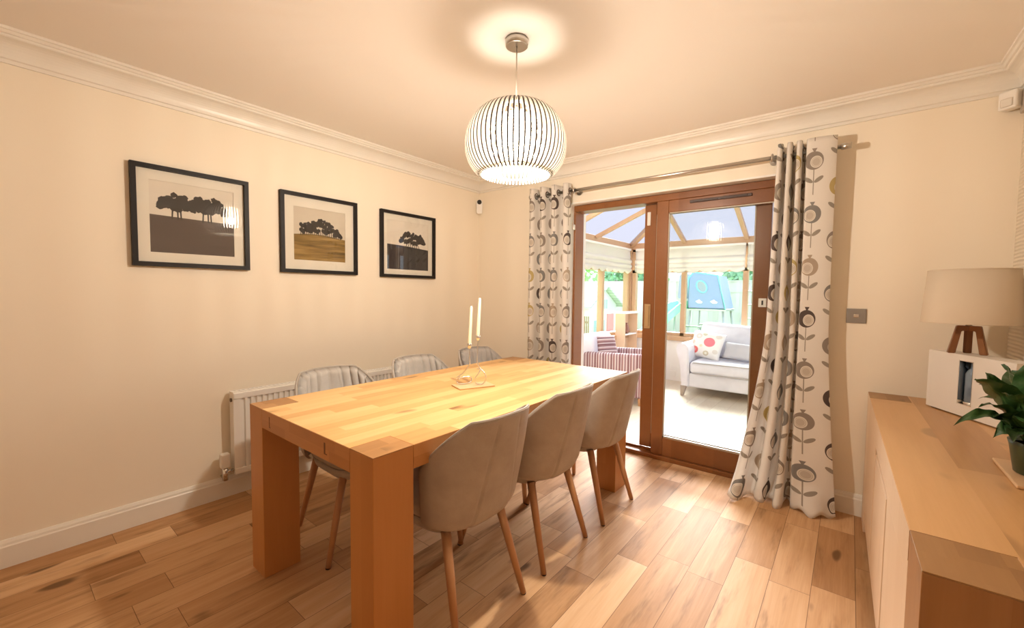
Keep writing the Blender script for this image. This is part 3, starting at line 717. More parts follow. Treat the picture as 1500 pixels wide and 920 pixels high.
# ------------------------------------------------------------------ chairs
def shell_xy(A, z):
    t = (z-.40)/(.835-.40); W = .212+.036*sin(pi*min(1, max(0, t*.62+.12))); D = .150+.075*t
    s, c_ = sin(A), cos(A)
    return (W*(1 if s >= 0 else -1)*abs(s)**.80, -.085-.018*t-D*abs(c_)**.80)
def shell_top(A):
    x = abs(sin(A))**.8; k = .70
    if x < k: return .835-.006*(x/k)**2
    q = (x-k)/(1-k); y_ = abs(cos(A))**.8
    return .829-.19*(1-(y_/ (abs(cos(math.asin(k**1.25)))**.8)))**1.0
def shell_bot(A): return .405+.012*abs(sin(A))**3
def make_chair():
    t = thing('dining_chair', '', 'chair', (0, 0, 0))
    NU, NV = 121, 22
    def outer(u, v, off=0.0, flute=False):
        A = (u-.5)*pi*.995; z0, z1 = shell_bot(A), shell_top(A); z = z0+(z1-z0)*v
        x, y = shell_xy(A, z); x2, y2 = shell_xy(A+.01, z); n = Vector((y2-y, -(x2-x), 0))
        if n.length < 1e-9: n = Vector((0, -1, 0))
        n.normalize()
        if n.dot(Vector((x, y+.06, 0))) < 0: n = -n
        d = off
        if flute:
            d += .0075*(1-abs(cos(u*pi*13))**.8)*0 + .006*abs(sin(u*pi*14))**.6
            d *= 1
        else:
            # stitched pleats either side of the back panel, running slightly together towards the top
            xs = .105-.05*v
            e = abs(abs(x)-xs)
            d += -.005*math.exp(-(e/.0045)**2) if v < .93 else 0
            d += .004*(1 if abs(x) < xs else 0)*(v < .93)
            d += -.016*max(0, (.12-v)/.12)**2          # tucked under at the bottom
        return Vector((x, y, z))+n*d
    bm = BM(); V = grid(bm, NU, NV, lambda u, v: outer(u, v))
    I = grid(bm, NU, NV, lambda u, v: outer(u, v, -.014))
    for i in range(NU-1):
        for (a, b) in ((0, 0), (NV-1, NV-1)): bm.faces.new((V[i][a], I[i][a], I[i+1][a], V[i+1][a]))
    for i in (0, NU-1):
        for j in range(NV-1): bm.faces.new((V[i][j], V[i][j+1], I[i][j+1], I[i][j]))
    bmesh.ops.recalc_face_normals(bm, faces=bm.faces)
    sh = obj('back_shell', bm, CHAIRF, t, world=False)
    rim = [outer(i/(NU-1), 1.0, -.006)+Vector((0, 0, .001)) for i in range(NU)]
    obj('piping', tube(BM(), rim, .0035, 6), CHAIRP, sh, world=False)
    bm = BM()
    def inner(u, v):
        k = (u-.5)*.985+.5; e = min(1, v/.04, (1-v)/.06); e2 = min(1, (u)/.03, (1-u)/.03)
        th_ = .001+.019*max(0, e)**.5*max(0, e2)**.5
        return outer(k, .12+v*.880, -.012-th_-(.021*abs(sin(u*pi*12))**.42)*max(0, min(1, e*1.3, e2))**.7)
    P1 = grid(bm, 169, 20, inner); P2 = grid(bm, 169, 20, lambda u, v: outer((u-.5)*.985+.5, .12+v*.880, -.0135))
    for j in range(19):
        bm.faces.new((P1[0][j], P1[0][j+1], P2[0][j+1], P2[0][j])); bm.faces.new((P1[168][j], P1[168][j+1], P2[168][j+1], P2[168][j]))
    for i in range(168):
        for j in (0, 19): bm.faces.new((P1[i][j], P1[i+1][j], P2[i+1][j], P2[i][j]))
    bmesh.ops.recalc_face_normals(bm, faces=bm.faces)
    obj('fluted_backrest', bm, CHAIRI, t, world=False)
    # seat: rounded pad on a tapering upholstered tub
    def outline(s, n=40):
        P_ = []
        for k in range(n):
            a = 2*pi*k/n; x = (1 if cos(a) >= 0 else -1)*abs(cos(a))**.55; y = (1 if sin(a) >= 0 else -1)*abs(sin(a))**.55
            P_.append((x*(.205+.012*(y > 0)*y)*s, .03+y*.215*s if y > 0 else .03+y*.200*s))
        return P_
    def loft(secs):
        bm = BM(); R = [[bm.verts.new((x, y, z)) for x, y in outline(s)] for s, z in secs]; n = 40
        for A, B in zip(R, R[1:]):
            for k in range(n): f = bm.faces.new((A[k], A[(k+1) % n], B[(k+1) % n], B[k])); f.smooth = True
        bm.faces.new(R[0][::-1]); bm.faces.new(R[-1]); return bm
    obj('seat', loft([(.95, .425), (1.0, .432), (1.015, .45), (1.005, .468), (.96, .482), (.80, .487), (.4, .489)]), CHAIRF, t, world=False)
    obj('seat_tub', loft([(.74, .362), (.84, .366), (.93, .385), (.985, .425)]), CHAIRF, t, world=False)
    obj('under_pad', loft([(.66, .352), (.72, .362)]), RUBBER, t, world=False)
    for x0, y0, x1, y1 in ((-.15, -.135, -.193, -.245), (.15, -.135, .193, -.245), (-.165, .16, -.275, .215), (.165, .16, .275, .215)):
        lg = obj('leg', tube(BM(), [(x0, y0, .385), ((x0+x1)/2, (y0+y1)/2, .195), (x1, y1, .004)], [.0195, .0165, .0125], 14), LEGWOOD, t, world=False)
        obj('foot_pad', lathe(BM(), [(.011, 0), (.0122, .005)], 12, (x1, y1, 0)), RUBBER, lg, world=False)
    return t
ch0 = make_chair()
CHG = 'grey upholstered dining chairs'
ch0.location = (1.69, -1.955, 0); ch0.rotation_euler = (0, 0, radians(90)); ch0['group'] = CHG
ch0['label'] = 'grey dining chair on the near right side of the table, closest to the camera'
ch0.rotation_euler.z = radians(90)
dup(ch0, (1.69, -1.415, 0), radians(90), 'grey dining chair in the middle of the right side of the table', CHG)
dup(ch0, (1.71, -.868, 0), radians(90), 'grey dining chair on the right side of the table nearest the patio door', CHG)
dup(ch0, (.93, -1.935, 0), radians(-90), 'grey dining chair across the table in front of the radiator near its valve', CHG)
dup(ch0, (.92, -1.325, 0), radians(-90), 'grey dining chair in the middle of the wall side of the table', CHG)
dup(ch0, (.92, -.73, 0), radians(-90), 'grey dining chair on the wall side behind the candle holder, farthest from the camera', CHG)

# ------------------------------------------------------------------ candle holder and candles
chd = thing('candle_holder', 'looped silver wire candle holder on a thin wooden base on the dining table', 'candle holder', (1.365, -1.49, TH))
bm = BM(); box(bm, -.06, .06, -.105, .105, 0, .007, .002); bm.transform(Matrix.Translation((1.37, -1.49, TH+.0006)) @ Matrix.Rotation(radians(-22), 4, 'Z'))
obj('base', bm, newmat('pale_wood_base', (.62, .42, .22), .4), chd)
RT = Vector((.78, .625, 0)); B0 = Vector((1.37, -1.492, TH+.008))
def W3(a, z, d=0): return B0+RT*a+Vector((-.62, .78, 0))*d+Vector((0, 0, z))
def smoothp(P_, n=8):
    P_ = [Vector(p) for p in P_]; o = []
    for i in range(len(P_)-1):
        a, b, c_, d = P_[max(i-1, 0)], P_[i], P_[i+1], P_[min(i+2, len(P_)-1)]
        for k in range(n):
            t = k/n; o.append(.5*((2*b)+(-a+c_)*t+(2*a-5*b+4*c_-d)*t*t+(-a+3*b-3*c_+d)*t*t*t))
    return o+[P_[-1]]
w1 = smoothp([W3(-.022, .212), W3(-.020, .16), W3(-.022, .11), W3(-.055, .065), W3(-.09, .035), W3(-.085, .008), W3(-.05, .003, .01), W3(-.015, .012, .03), W3(-.02, .035, .04), W3(-.06, .035, .03), W3(-.085, .025, .015), W3(-.075, .045)])
w2 = smoothp([W3(.024, .257), W3(.024, .20), W3(.022, .13), W3(.035, .095), W3(.062, .065), W3(.070, .030), W3(.05, .004), W3(.02, .008, -.01), W3(.012, .035, -.015), W3(.03, .065, -.01), W3(.038, .085, .0), W3(.02, .088, .01)])
obj('wire', tube(BM(), w1, .0032, 8), CHROME, chd); obj('wire', tube(BM(), w2, .0032, 8), CHROME, chd)
for i, (a, z, ln, lab) in enumerate(((-.022, .212, .222, 'ivory taper candle standing lower on the left of the wire holder'), (.024, .257, .222, 'ivory taper candle standing higher on the right of the wire holder'))):
    p = W3(a, z); axis = (RT*.045+Vector((0, 0, 1))).normalized()
    bm = BM(); lathe(bm, [(.004, -.012), (.009, -.008), (.0115, .004), (.0125, .016), (.0105, .016), (.0095, .003)], 16); bm.transform(Matrix.Translation(p) @ axis.to_track_quat('Z', 'Y').to_matrix().to_4x4()); obj('candle_cup', bm, CHROME, chd)
    bm = BM(); lathe(bm, [(.0095, .004), (.0098, .02), (.0075, ln-.012), (.0055, ln-.003), (.002, ln)], 16); bm.transform(Matrix.Translation(p) @ axis.to_track_quat('Z', 'Y').to_matrix().to_4x4())
    cd = thing('candle', lab, 'candle', p, 0, 'taper candles'); obj('wax', bm, WAX, cd)
    obj('wick', tube(BM(), [p+axis*(ln-.002), p+axis*(ln+.006)], .0008, 6), RUBBER, cd)

# ------------------------------------------------------------------ pendant lamp
PX, PY = 1.772, -1.645
pl_ = thing('pendant_lamp', 'round slatted pendant lamp hanging over the dining table, lit', 'lamp', (PX, PY, CH))
obj('ceiling_rose', lathe(BM(), [(.046, -.032), (.050, -.029), (.051, -.010), (.051, -.0005)], 32, (PX, PY, CH)), STEEL, pl_)
obj('cord', tube(BM(), [(PX, PY, CH-.03), (PX, PY, 2.105)], .0032, 8), newmat('white_cord', (.75, .70, .62), .5), pl_)
SHW = newmat('white_slat', (.52, .48, .42), .6); SHD = newmat('dark_slat_edge', (.045, .028, .018), .5)
def prof(t):
    """outer outline of one slat, t 0 top .. 1 bottom"""
    pts = [(.078, 2.112), (.125, 2.104), (.172, 2.075), (.206, 2.028), (.224, 1.975), (.227, 1.925), (.219, 1.880), (.202, 1.845), (.180, 1.820), (.155, 1.806)]
    x = t*(len(pts)-1); i = min(int(x), len(pts)-2); f = x-i
    a, b, c_, d = pts[max(i-1, 0)], pts[i], pts[i+1], pts[min(i+2, len(pts)-1)]
    return tuple(.5*((2*b[k])+(-a[k]+c_[k])*f+(2*a[k]-5*b[k]+4*c_[k]-d[k])*f*f+(-a[k]+3*b[k]-3*c_[k]+d[k])*f**3) for k in (0, 1))
bm = BM(); NS, NP = 60, 26
for s in range(NS):
    A = 2*pi*s/NS; ca, sa = cos(A), sin(A)
    rows = []
    for k in range(NP):
        t = k/(NP-1); hw = .0034+.0012*max(0, 1-t*3); r_, z_ = prof(t); r2, z2 = prof(min(1, t+.01)); r1, z1 = prof(max(0, t-.01)); n = Vector((z2-z1, -(r2-r1))).normalized()
        n = -n if n.x*1 < 0 and t < .5 else n
        if n.dot(Vector((r_, z_-1.95))) < 0: n = -n
        dep = .016+.006*sin(pi*t); ri, zi = r_-n.x*dep, z_-n.y*dep
        q = [(r_, z_, hw), (r_, z_, -hw), (ri, zi, -hw), (ri, zi, hw)]
        rows.append([bm.verts.new((PX+a*ca-b*sa, PY+a*sa+b*ca, z)) for a, z, b in q])
    for a, b in zip(rows, rows[1:]):
        for k in range(4):
            f = bm.faces.new((a[k], a[(k+1) % 4], b[(k+1) % 4], b[k])); f.material_index = 1 if k == 0 else 0
    bm.faces.new(rows[0]); bm.faces.new(rows[-1][::-1])
bmesh.ops.recalc_face_normals(bm, faces=bm.faces)
obj('slatted_shade', bm, [SHW, SHD], pl_)
bm = BM(); rg = lambda r, z: tube(bm, [(PX+r*cos(2*pi*k/48), PY+r*sin(2*pi*k/48), z) for k in range(48)], .004, 6, closed=True)
rg(.068, 2.102); rg(.150, 1.826)
for k in range(3): a = 2*pi*k/3+.4; tube(bm, [(PX, PY, 2.095), (PX+.068*cos(a), PY+.068*sin(a), 2.102)], .0025, 6)
obj('hoop', bm, SHW, pl_)
obj('lamp_holder', lathe(BM(), [(.012, 2.060), (.018, 2.065), (.018, 2.10), (.006, 2.115)], 16, (PX, PY, 0)), PLAST, pl_)
EM = bpy.data.materials.new('lit_frosted_glass'); EM.use_nodes = True; n_ = EM.node_tree; n_.nodes.clear()
e_ = n_.nodes.new('ShaderNodeEmission'); e_.inputs[0].default_value = (*LAMP_COL, 1); e_.inputs[1].default_value = GLASS_GLOW
o_ = n_.nodes.new('ShaderNodeOutputMaterial'); t_ = n_.nodes.new('ShaderNodeBsdfTransparent'); a_ = n_.nodes.new('ShaderNodeAddShader')
n_.links.new(e_.outputs[0], a_.inputs[0]); n_.links.new(t_.outputs[0], a_.inputs[1]); n_.links.new(a_.outputs[0], o_.inputs[0])
bl = bpy.data.lights.new('pendant_bulb', 'POINT'); blo = bpy.data.objects.new('pendant_bulb', bl); COL.objects.link(blo)
blo.location = (PX, PY, 1.945); bl.energy = LAMP_WATT; bl.color = LAMP_COL; bl.shadow_soft_size = .032
bl.use_nodes = True; n_ = bl.node_tree; e_ = next(q for q in n_.nodes if q.type == 'EMISSION')      # upward emission ramped down to even out the ceiling, no cap modelled
tcn = n_.nodes.new('ShaderNodeTexCoord'); sx = n_.nodes.new('ShaderNodeSeparateXYZ'); n_.links.new(tcn.outputs['Normal'], sx.inputs[0])
up = ramp(X(n_, sx.outputs[2])*.5+.5, [(.5, (1, 1, 1)), (.63, (.88, .88, .88)), (.76, (.36, .36, .36)), (.90, (.10, .10, .10)), (1, (.055, .055, .055))])
n_.links.new(up.s, e_.inputs['Strength'])
obj('frosted_diffuser', lathe(BM(), [(.066, 1.882), (.072, 1.889), (.072, 2.060), (.066, 2.067)], 40, (PX, PY, 0), capt=False), EM, pl_)
obj('lower_disc', lathe(BM(), [(.147, 1.829), (.147, 1.832)], 48, (PX, PY, 0)), translucent('frosted_aqua_disc', (.045, .062, .060), .6, .90, (.97, .985, .98)), pl_)

# ------------------------------------------------------------------ curtains
CURT = bpy.data.materials.new('flower_print_curtain'); CURT.use_nodes = True; nt = CURT.node_tree; nt.nodes.clear()
tcn = nt.nodes.new('ShaderNodeTexCoord'); sx = nt.nodes.new('ShaderNodeSeparateXYZ'); nt.links.new(tcn.outputs['UV'], sx.inputs[0])
U, V = X(nt, sx.outputs[0])*1.28, X(nt, sx.outputs[1])
cw, chh = .150, .305
colid = (U/cw).floor(); v2 = V+colid.mod(2.0)*(chh/2); rowid = (v2/chh).floor()
cu = ((U/cw).fract()-.5)*cw; cv = ((v2/chh).fract()-.5)*chh
rn = wnoise(vec(nt, colid, rowid, 4.2)); side = (wnoise(vec(nt, colid, rowid, 8.8)).gt(.5))*2.0-1.0
n_ = nt.nodes.new('ShaderNodeValToRGB'); nt.links.new(rn.s, n_.inputs[0]); cr = n_.color_ramp; cr.interpolation = 'CONSTANT'
st = [(0, (.36, .31, .27)), (.26, (.14, .11, .10)), (.44, (.58, .47, .22)), (.62, (.52, .43, .34)), (.82, (.30, .29, .28))]
while len(cr.elements) < len(st): cr.elements.new(.5)
for e_, (p, cc) in zip(cr.elements, st): e_.position = p; e_.color = (*cc, 1)
FC = X(nt, n_.outputs[0])
def rad(ax, ay, sx_=1.0, sy_=1.0): 
    a = (cu-ax)/sx_; b = (cv-ay)/sy_; return (a*a+b*b).sqrt()
ground = (.86, .83, .79); GREY = (.40, .36, .31)
col = mix(U*0.0, ground, ground)
stem = cu.abs().lt(.0028)*cv.lt(.02); col = mix(stem, col, GREY)
for s in (-1, 1):
    a = (cu-.030*s); b = (cv+.066); p = a*.85+b*(.52*s); q = b*.85-a*(.52*s)
    col = mix(((p/.030)*(p/.030)+(q/.0115)*(q/.0115)).lt(1.0), col, GREY)
crown = (cu.abs().lt((cv-.092)*.55+.004))*cv.gt(.088)*cv.lt(.112)
body = rad(0, .042, 1.0, .96).lt(.054).mx(crown); col = mix(body, col, FC)
ix_ = side*.012
inner = (((cu-ix_)*(cu-ix_)+(cv-.034)*(cv-.034)).sqrt()); col = mix(inner.lt(.034), col, (.82, .78, .71)); col = mix(inner.lt(.028), col, (.64, .58, .51)); col = mix(inner.lt(.0245)*inner.gt(.0215), col, (.80, .76, .69))
d = nt.nodes.new('ShaderNodeBsdfDiffuse'); t_ = nt.nodes.new('ShaderNodeBsdfTranslucent'); mxs = nt.nodes.new('ShaderNodeMixShader'); o_ = nt.nodes.new('ShaderNodeOutputMaterial')
mxs.inputs[0].default_value = .35
nt.links.new(col.s, d.inputs[0]); nt.links.new(col.s, t_.inputs[0]); nt.links.new(d.outputs[0], mxs.inputs[1]); nt.links.new(t_.outputs[0], mxs.inputs[2]); nt.links.new(mxs.outputs[0], o_.inputs[0])
RODZ, RODY = 2.127, -.09
def curtain(label, xa, xb, xfrac, phase, hem, seed, zb=.012):
    """phase(u): fold phase in turns; xfrac(u): share of the width; hem(u, s) -> (dx, dy) shift with s = 0 top .. 1 floor"""
    t = thing('curtain', label, 'curtain', ((xa+xb)/2, RODY, RODZ), 0, 'flower print curtains at the patio door')
    NU, NV = 221, 90; ZT = 2.19
    def fn(u, v):
        s = 1-v; z = zb+(ZT-zb)*v
        amp = .050*(1-.12*s)+.005*sin(s*7+seed)
        wob = .008*sin(s*5.1+u*9+seed)*s
        x = xa+(xb-xa)*xfrac(u); y = RODY+amp*cos(2*pi*phase(u))*(.92+.08*sin(3*s+u*4)); x += .006*sin(4*pi*phase(u))+wob
        dx, dy = hem(u, s); y = min(y+dy, -.022)
        zz = z+(.012*sin(u*37+seed)*(s > .985))
        return (x+dx, y, zz)
    L = [0.0]                        # true length of cloth, so the print is not stretched
    for k in range(1, NU):
        p, q = Vector(fn((k-1)/(NU-1), .6)), Vector(fn(k/(NU-1), .6)); L.append(L[-1]+(q-p).length)
    bm = BM(); grid(bm, NU, NV, fn, uv=lambda u, v: (L[round(u*(NU-1))]-L[-1]+seed, v*2.18+seed*.21))
    o = obj('fabric', bm, CURT, t); sm = o.modifiers.new('t', 'SOLIDIFY'); sm.thickness = .0025; sm.offset = 0
    prev = None                      # eyelets where the cloth crosses the rod line
    for k in range(400):
        u = k/399; val = cos(2*pi*phase(u))
        if prev is not None and val*prev < 0:
            x = xa+(xb-xa)*xfrac(u)
            bm = BM(); tube(bm, [(x, RODY+.024*cos(2*pi*j/20), RODZ+.024*sin(2*pi*j/20)) for j in range(20)], .0045, 6, closed=True); obj('eyelet', bm, DARKMETAL, t)
        prev = val
    return t
def ph_r(u): return .25+3.25*u/.62 if u < .62 else 3.5+.15*((u-.62)/.38)**2
def xf_r(u): return .56*u/.62 if u < .62 else .56+.44*(u-.62)/.38
def hem_r(u, s):
    q = max(0, (s-.50)/.50); flare = q**1.5; left = max(0, 1-u/.50)
    dx = -.145*flare*left+.075*flare*max(0, (u-.55)/.45)
    puddle = max(0, (s-.93)/.07)
    dy = -.085*flare*(left*.9+.35)-.06*puddle*(.5+.5*sin(u*17+1))
    return dx-.035*max(0, 1-u/.3)*s**.7, dy
curtain('long flower print curtain right of the patio door, hem spread on the floor', 2.592, 2.872, xf_r, ph_r, hem_r, 1.335)
curtain('flower print curtain bunched at the left end of the rod behind the far table corner', .725, 1.125, lambda u: u, lambda u: 3.5*u+.30, lambda u, s: (0.0, 0.0), 2.9)
rod = thing('curtain_rod', 'brushed steel curtain pole above the patio door', 'curtain pole', (1.83, RODY, RODZ))
bm = BM(); tube(bm, [(.735, RODY, RODZ), (2.90, RODY, RODZ)], .0125, 16); obj('pole', bm, STEEL, rod)
for x0, x1 in ((.705, .74), (2.895, 2.942)): obj('finial', tube(BM(), [(x0, RODY, RODZ), (x1, RODY, RODZ)], .0175, 20), STEEL, rod)
for x in (1.16, 2.56):
    bm = BM(); tube(bm, [(x, -.001, RODZ), (x, RODY, RODZ)], .008, 10); tube(bm, [(x, -.0005, RODZ), (x, -.008, RODZ)], .026, 20)
    tube(bm, [(x, RODY+.02*cos(2*pi*j/20), RODZ+.02*sin(2*pi*j/20)) for j in range(20)], .006, 8, closed=True); obj('bracket', bm, STEEL, rod)

# ------------------------------------------------------------------ pictures on the left wall
INKS = dict(sky=newmat('print_sky', (.62, .56, .46), .8), pale=newmat('print_pale_sky', (.74, .69, .60), .8), hill=newmat('print_brown_hill', (.085, .062, .052), .8), tree=newmat('print_tree', (.030, .024, .020), .8),
            dark=newmat('print_dark_hill', (.035, .032, .034), .8), gold=newmat('print_gold_field', (.3, .2, .05), .8), line=newmat('print_grey_line', (.16, .16, .16), .8))
nt, P, c = coords(INKS['gold']); f = noise(vec(nt, 0.0, c[1]*3.0, c[2]*34.0), 1.0, 3.0)
setcol(INKS['gold'], ramp(f, [(.3, (.085, .052, .012)), (.5, (.24, .145, .032)), (.68, (.40, .26, .08))]))
nt, P, c = coords(INKS['hill']); setcol(INKS['hill'], mix(noise(vec(nt, 0.0, c[1]*4.0, c[2]*40.0), 1.0, 2.0), (.07, .05, .042), (.11, .08, .066)))
def picture(label, y0, y1, z0, z1, mw, kind):
    t = thing('framed_picture', label, 'picture', (0, (y0+y1)/2, z0), 0, 'framed prints on the left wall')
    fwid = .024; D = .030
    bm = BM()
    prism(bm, [(y0, z0), (y1, z0), (y1-fwid, z0+fwid), (y0+fwid, z0+fwid)], 0, .001, D); prism(bm, [(y0, z1), (y1, z1), (y1-fwid, z1-fwid), (y0+fwid, z1-fwid)], 0, .001, D)
    prism(bm, [(y0, z0), (y0, z1), (y0+fwid, z1-fwid), (y0+fwid, z0+fwid)], 0, .001, D); prism(bm, [(y1, z0), (y1, z1), (y1-fwid, z1-fwid), (y1-fwid, z0+fwid)], 0, .001, D)
    obj('frame', bm, BLACK, t)
    a0, a1, b0, b1 = y0+fwid, y1-fwid, z0+fwid, z1-fwid; p0, p1, q0, q1 = a0+mw, a1-mw, b0+mw, b1-mw
    bm = BM(); X0, X1 = .006, .0085
    for s in ((a0, a1, b0, q0), (a0, a1, q1, b1), (a0, p0, q0, q1), (p1, a1, q0, q1)): box(bm, X0, X1, s[0], s[1], s[2], s[3])
    obj('mount', bm, MOUNT, t)
    bm = BM(); mats = ['pale' if kind != 1 else 'sky', ('hill', 'gold', 'dark')[kind], 'tree', 'line']
    rnd = random.Random(50+kind); Wd, Hd = p1-p0, q1-q0
    def poly(pts, x, mi):
        f = bm.faces.new([bm.verts.new((x, p0+a*Wd, q0+b*Hd)) for a, b in pts]); f.material_index = mi
        if f.normal.x < 0: f.normal_flip()
    def blob(cx_, cz_, rx, rz, x, n=26, j=.16):
        poly([(cx_+rx*cos(2*pi*k/n)*(1+rnd.uniform(-j, j)), cz_+rz*sin(2*pi*k/n)*(1+rnd.uniform(-j, j))) for k in range(n)], x, 2)
    if kind == 0:                       # ground tones of the bare paper above a brown hill
        poly([(0, 0), (1, 0), (1, 1), (0, 1)], .0050, 0)
        poly([(0, 0), (1, 0)]+[(1-k/20, .50+.025*(k/20)) for k in range(21)], .0054, 1)
        for cx_, w_, h_ in ((.30, .185, .25), (.66, .205, .26)):
            for k in range(60):
                a = -1+2*k/59; tp = sqrt(max(0, 1-a*a))**.8; lo = .60+.05*abs(a)
                blob(cx_+a*w_, lo+.02+(h_*tp-.04)*rnd.random()*.98, .042, .040, .0056+.000006*k, 12, .3)
            for dx in (-.055, .012, .05): poly([(cx_+dx-.008, .48), (cx_+dx+.008, .48), (cx_+dx*.8+.011, .68), (cx_+dx*.8-.011, .68)], .0056, 2)
    elif kind == 1:
        poly([(0, 0), (1, 0), (1, 1), (0, 1)], .0050, 0)
        hl = lambda a: .475+.045*sin(pi*min(1, max(0, a*1.0+.02)))-.02*a
        poly([(0, 0), (1, 0)]+[(1-k/24, hl(1-k/24)) for k in range(25)], .0054, 1)
        def tp1(a):
            return .07+.17*max(0, 1-((a-.21)/.11)**2)**.5+.0*a if a < .26 else (.20+.07*max(0, 1-((a-.55)/.20)**2) if a < .72 else .20*(1-((a-.72)/.21)**2))
        for k in range(110):
            a = .13+.79*k/109; blob(a, hl(a)+.035+max(.01, tp1(a)-.02)*rnd.random(), .033, .036, .0056+.000004*k, 12, .3)
        for k in range(22): a = .13+.77*k/21; poly([(a-.006, hl(a)-.02), (a+.006, hl(a)-.02), (a+.006, hl(a)+.10), (a-.006, hl(a)+.10)], .0056, 2)
    else:
        poly([(0, 0), (1, 0), (1, 1), (0, 1)], .0050, 0)
        hl = lambda a: .475+.03*(1-a)-.03*a
        poly([(0, 0), (1, 0)]+[(1-k/20, hl(1-k/20)+.01*sin(3*k/20)) for k in range(21)], .0054, 1)
        poly([(.25, .02), (.262, .02), (.275, .47), (.262, .48)], .0056, 3)
        for k in range(90):
            a = -1+2*k/89; tp = .27*sqrt(max(0, 1-a*a))*(1-.22*max(0, 1-(abs(a+.05)/.16)**2)); blob(.60+a*.30, .50+.03+.05*abs(a)+max(.01, tp-.05*abs(a))*rnd.random(), .036, .034, .0056+.000005*k, 11, .38)
        for k in range(7): a = .42+.06*k; poly([(a-.007, .44), (a+.007, .44), (a*.5+.305, .62), (a*.5+.292, .62)], .0056, 2)
    obj('print', bm, [INKS[k] for k in mats], t)
    obj('glass', box(BM(), .0105, .0120, a0-.003, a1+.003, b0-.003, b1+.003), PICGLASS, t)
picture('black framed print of two round tree clumps on a brown hill, largest in view', -2.668, -2.113, 1.402, 1.947, .054, 0)
picture('black framed print of a dark copse above a golden field, the middle picture', -1.925, -1.372, 1.400, 1.942, .066, 1)
picture('black framed print of a small tree clump on a black hill, nearest the corner', -1.164, -.600, 1.396, 1.938, .044, 2)

# ------------------------------------------------------------------ radiator
rd = thing('radiator', 'white panel radiator on the left wall behind the dining chairs', 'radiator', (.06, -1.52, .15))
ry0, ry1, rz0, rz1 = -2.245, -.80, .155, .655
bm = BM(); n = 42; pts = []
for k in range(n):
    a = ry0+.03+(ry1-ry0-.06)*k/n; p_ = (ry1-ry0-.06)/n
    pts += [(.105, a), (.105, a+p_*.42), (.091, a+p_*.52), (.091, a+p_*.9)]
pts = [(.100, ry0)]+pts+[(.100, ry1), (.088, ry1), (.088, ry0)]
prism(bm, pts, 2, rz0+.035, rz1-.035)
box(bm, .088, .107, ry0, ry1, rz0, rz0+.037, .004); box(bm, .088, .107, ry0, ry1, rz1-.037, rz1, .004)
obj('front_panel', bm, PLAST, rd)
obj('back_panel', box(BM(), .035, .046, ry0+.01, ry1-.01, rz0, rz1-.005, .003), PLAST, rd)
for y in (ry0, ry1-.012): obj('side_cover', box(BM(), .034, .090, y, y+.012, rz0+.03, rz1+.004, .003), PLAST, rd)
bm = BM(); box(bm, .034, .040, ry0, ry1, rz1-.004, rz1+.006, .001); box(bm, .086, .092, ry0, ry1, rz1-.004, rz1+.006, .001); box(bm, .058, .066, ry0, ry1, rz1-.004, rz1+.004)
for k in range(58): y = ry0+.01+(ry1-ry0-.02)*k/57; box(bm, .04, .086, y-.006, y+.006, rz1-.002, rz1+.003)
obj('top_grille', bm, PLAST, rd)
obj('air_plug', tube(BM(), [(.068, ry0-.006, rz1-.045), (.068, ry0+.002, rz1-.045)], .012, 14), DARKMETAL, rd)
tv = obj('thermostatic_valve', tube(tube(BM(), [(.07, -2.287, .128), (.07, -2.287, .205)], .015, 16), [(.07, -2.287, .178), (.07, -2.24, .178)], .010, 12), CHROME, rd)
obj('valve_head', box(box(BM(), .047, .093, -2.311, -2.263, .206, .292, .007, 3), .0915, .0945, -2.300, -2.288, .244, .250, .001), PLAST, tv)
obj('pipe', tube(BM(), [(.003, -2.287, .136), (.04, -2.287, .136), (.062, -2.287, .138), (.07, -2.287, .15)], .0075, 12), CHROME, rd)
obj('pipe', tube(BM(), [(.07, -.76, .0), (.07, -.76, .17), (.07, -.80, .18)], .0075, 12), CHROME, rd)

# ------------------------------------------------------------------ alarm sensors, wall switch
sn = thing('alarm_sensor', 'small white wall sensor with a black dome high in the far left corner', 'sensor', (.03, -.03, 2.05))
Rz = Matrix.Translation((.030, -.030, 0)) @ Matrix.Rotation(radians(45), 4, 'Z')
bm = BM(); pr = []
for k in range(13): a = pi*k/12; pr.append((.030*cos(a), 2.17+.03*sin(a)))
pr += [(-.027, 2.075), (-.018, 2.060), (.018, 2.060), (.027, 2.075)]
prism(bm, pr, 1, -.028, .012, bev=.006); bm.transform(Rz); obj('housing', bm, PLAST, sn)
bm = BM(); bmesh.ops.create_uvsphere(bm, u_segments=20, v_segments=12, radius=.023); bm.transform(Rz @ Matrix.Translation((0, -.026, 2.175))); obj('dome', bm, RUBBER, sn, smooth=True)
sn = thing('alarm_sensor', 'white box sensor high in the far right corner above the table lamp', 'sensor', (3.545, -.03, 2.18))
bm = BM(); box(bm, -.035, .035, -.03, .022, 2.185, 2.272, .010, 3); bm.transform(Matrix.Translation((3.535, -.040, 0)) @ Matrix.Rotation(radians(-40), 4, 'Z')); obj('housing', bm, PLAST, sn)
bm = BM(); box(bm, -.022, .022, -.036, -.028, 2.195, 2.235, .006); bm.transform(Matrix.Translation((3.535, -.040, 0)) @ Matrix.Rotation(radians(-40), 4, 'Z')); obj('lens', bm, newmat('cream_lens', (.74, .70, .64), .4), sn)
bm = BM(); box(bm, 3.565, RW-.0005, -.10, -.03, 2.16, 2.27, .004); obj('mounting_plate', bm, newmat('shaded_plastic', (.45, .40, .34), .5), sn)
sw = thing('wall_switch', 'brushed steel wall switch plate right of the long curtain', 'switch', (3.0, 0, 1.168))
obj('plate', box(BM(), 2.956, 3.046, -.007, -.0005, 1.126, 1.210, .002), newmat('grey_steel_plate', (.36, .35, .34), .35, .8), sw)
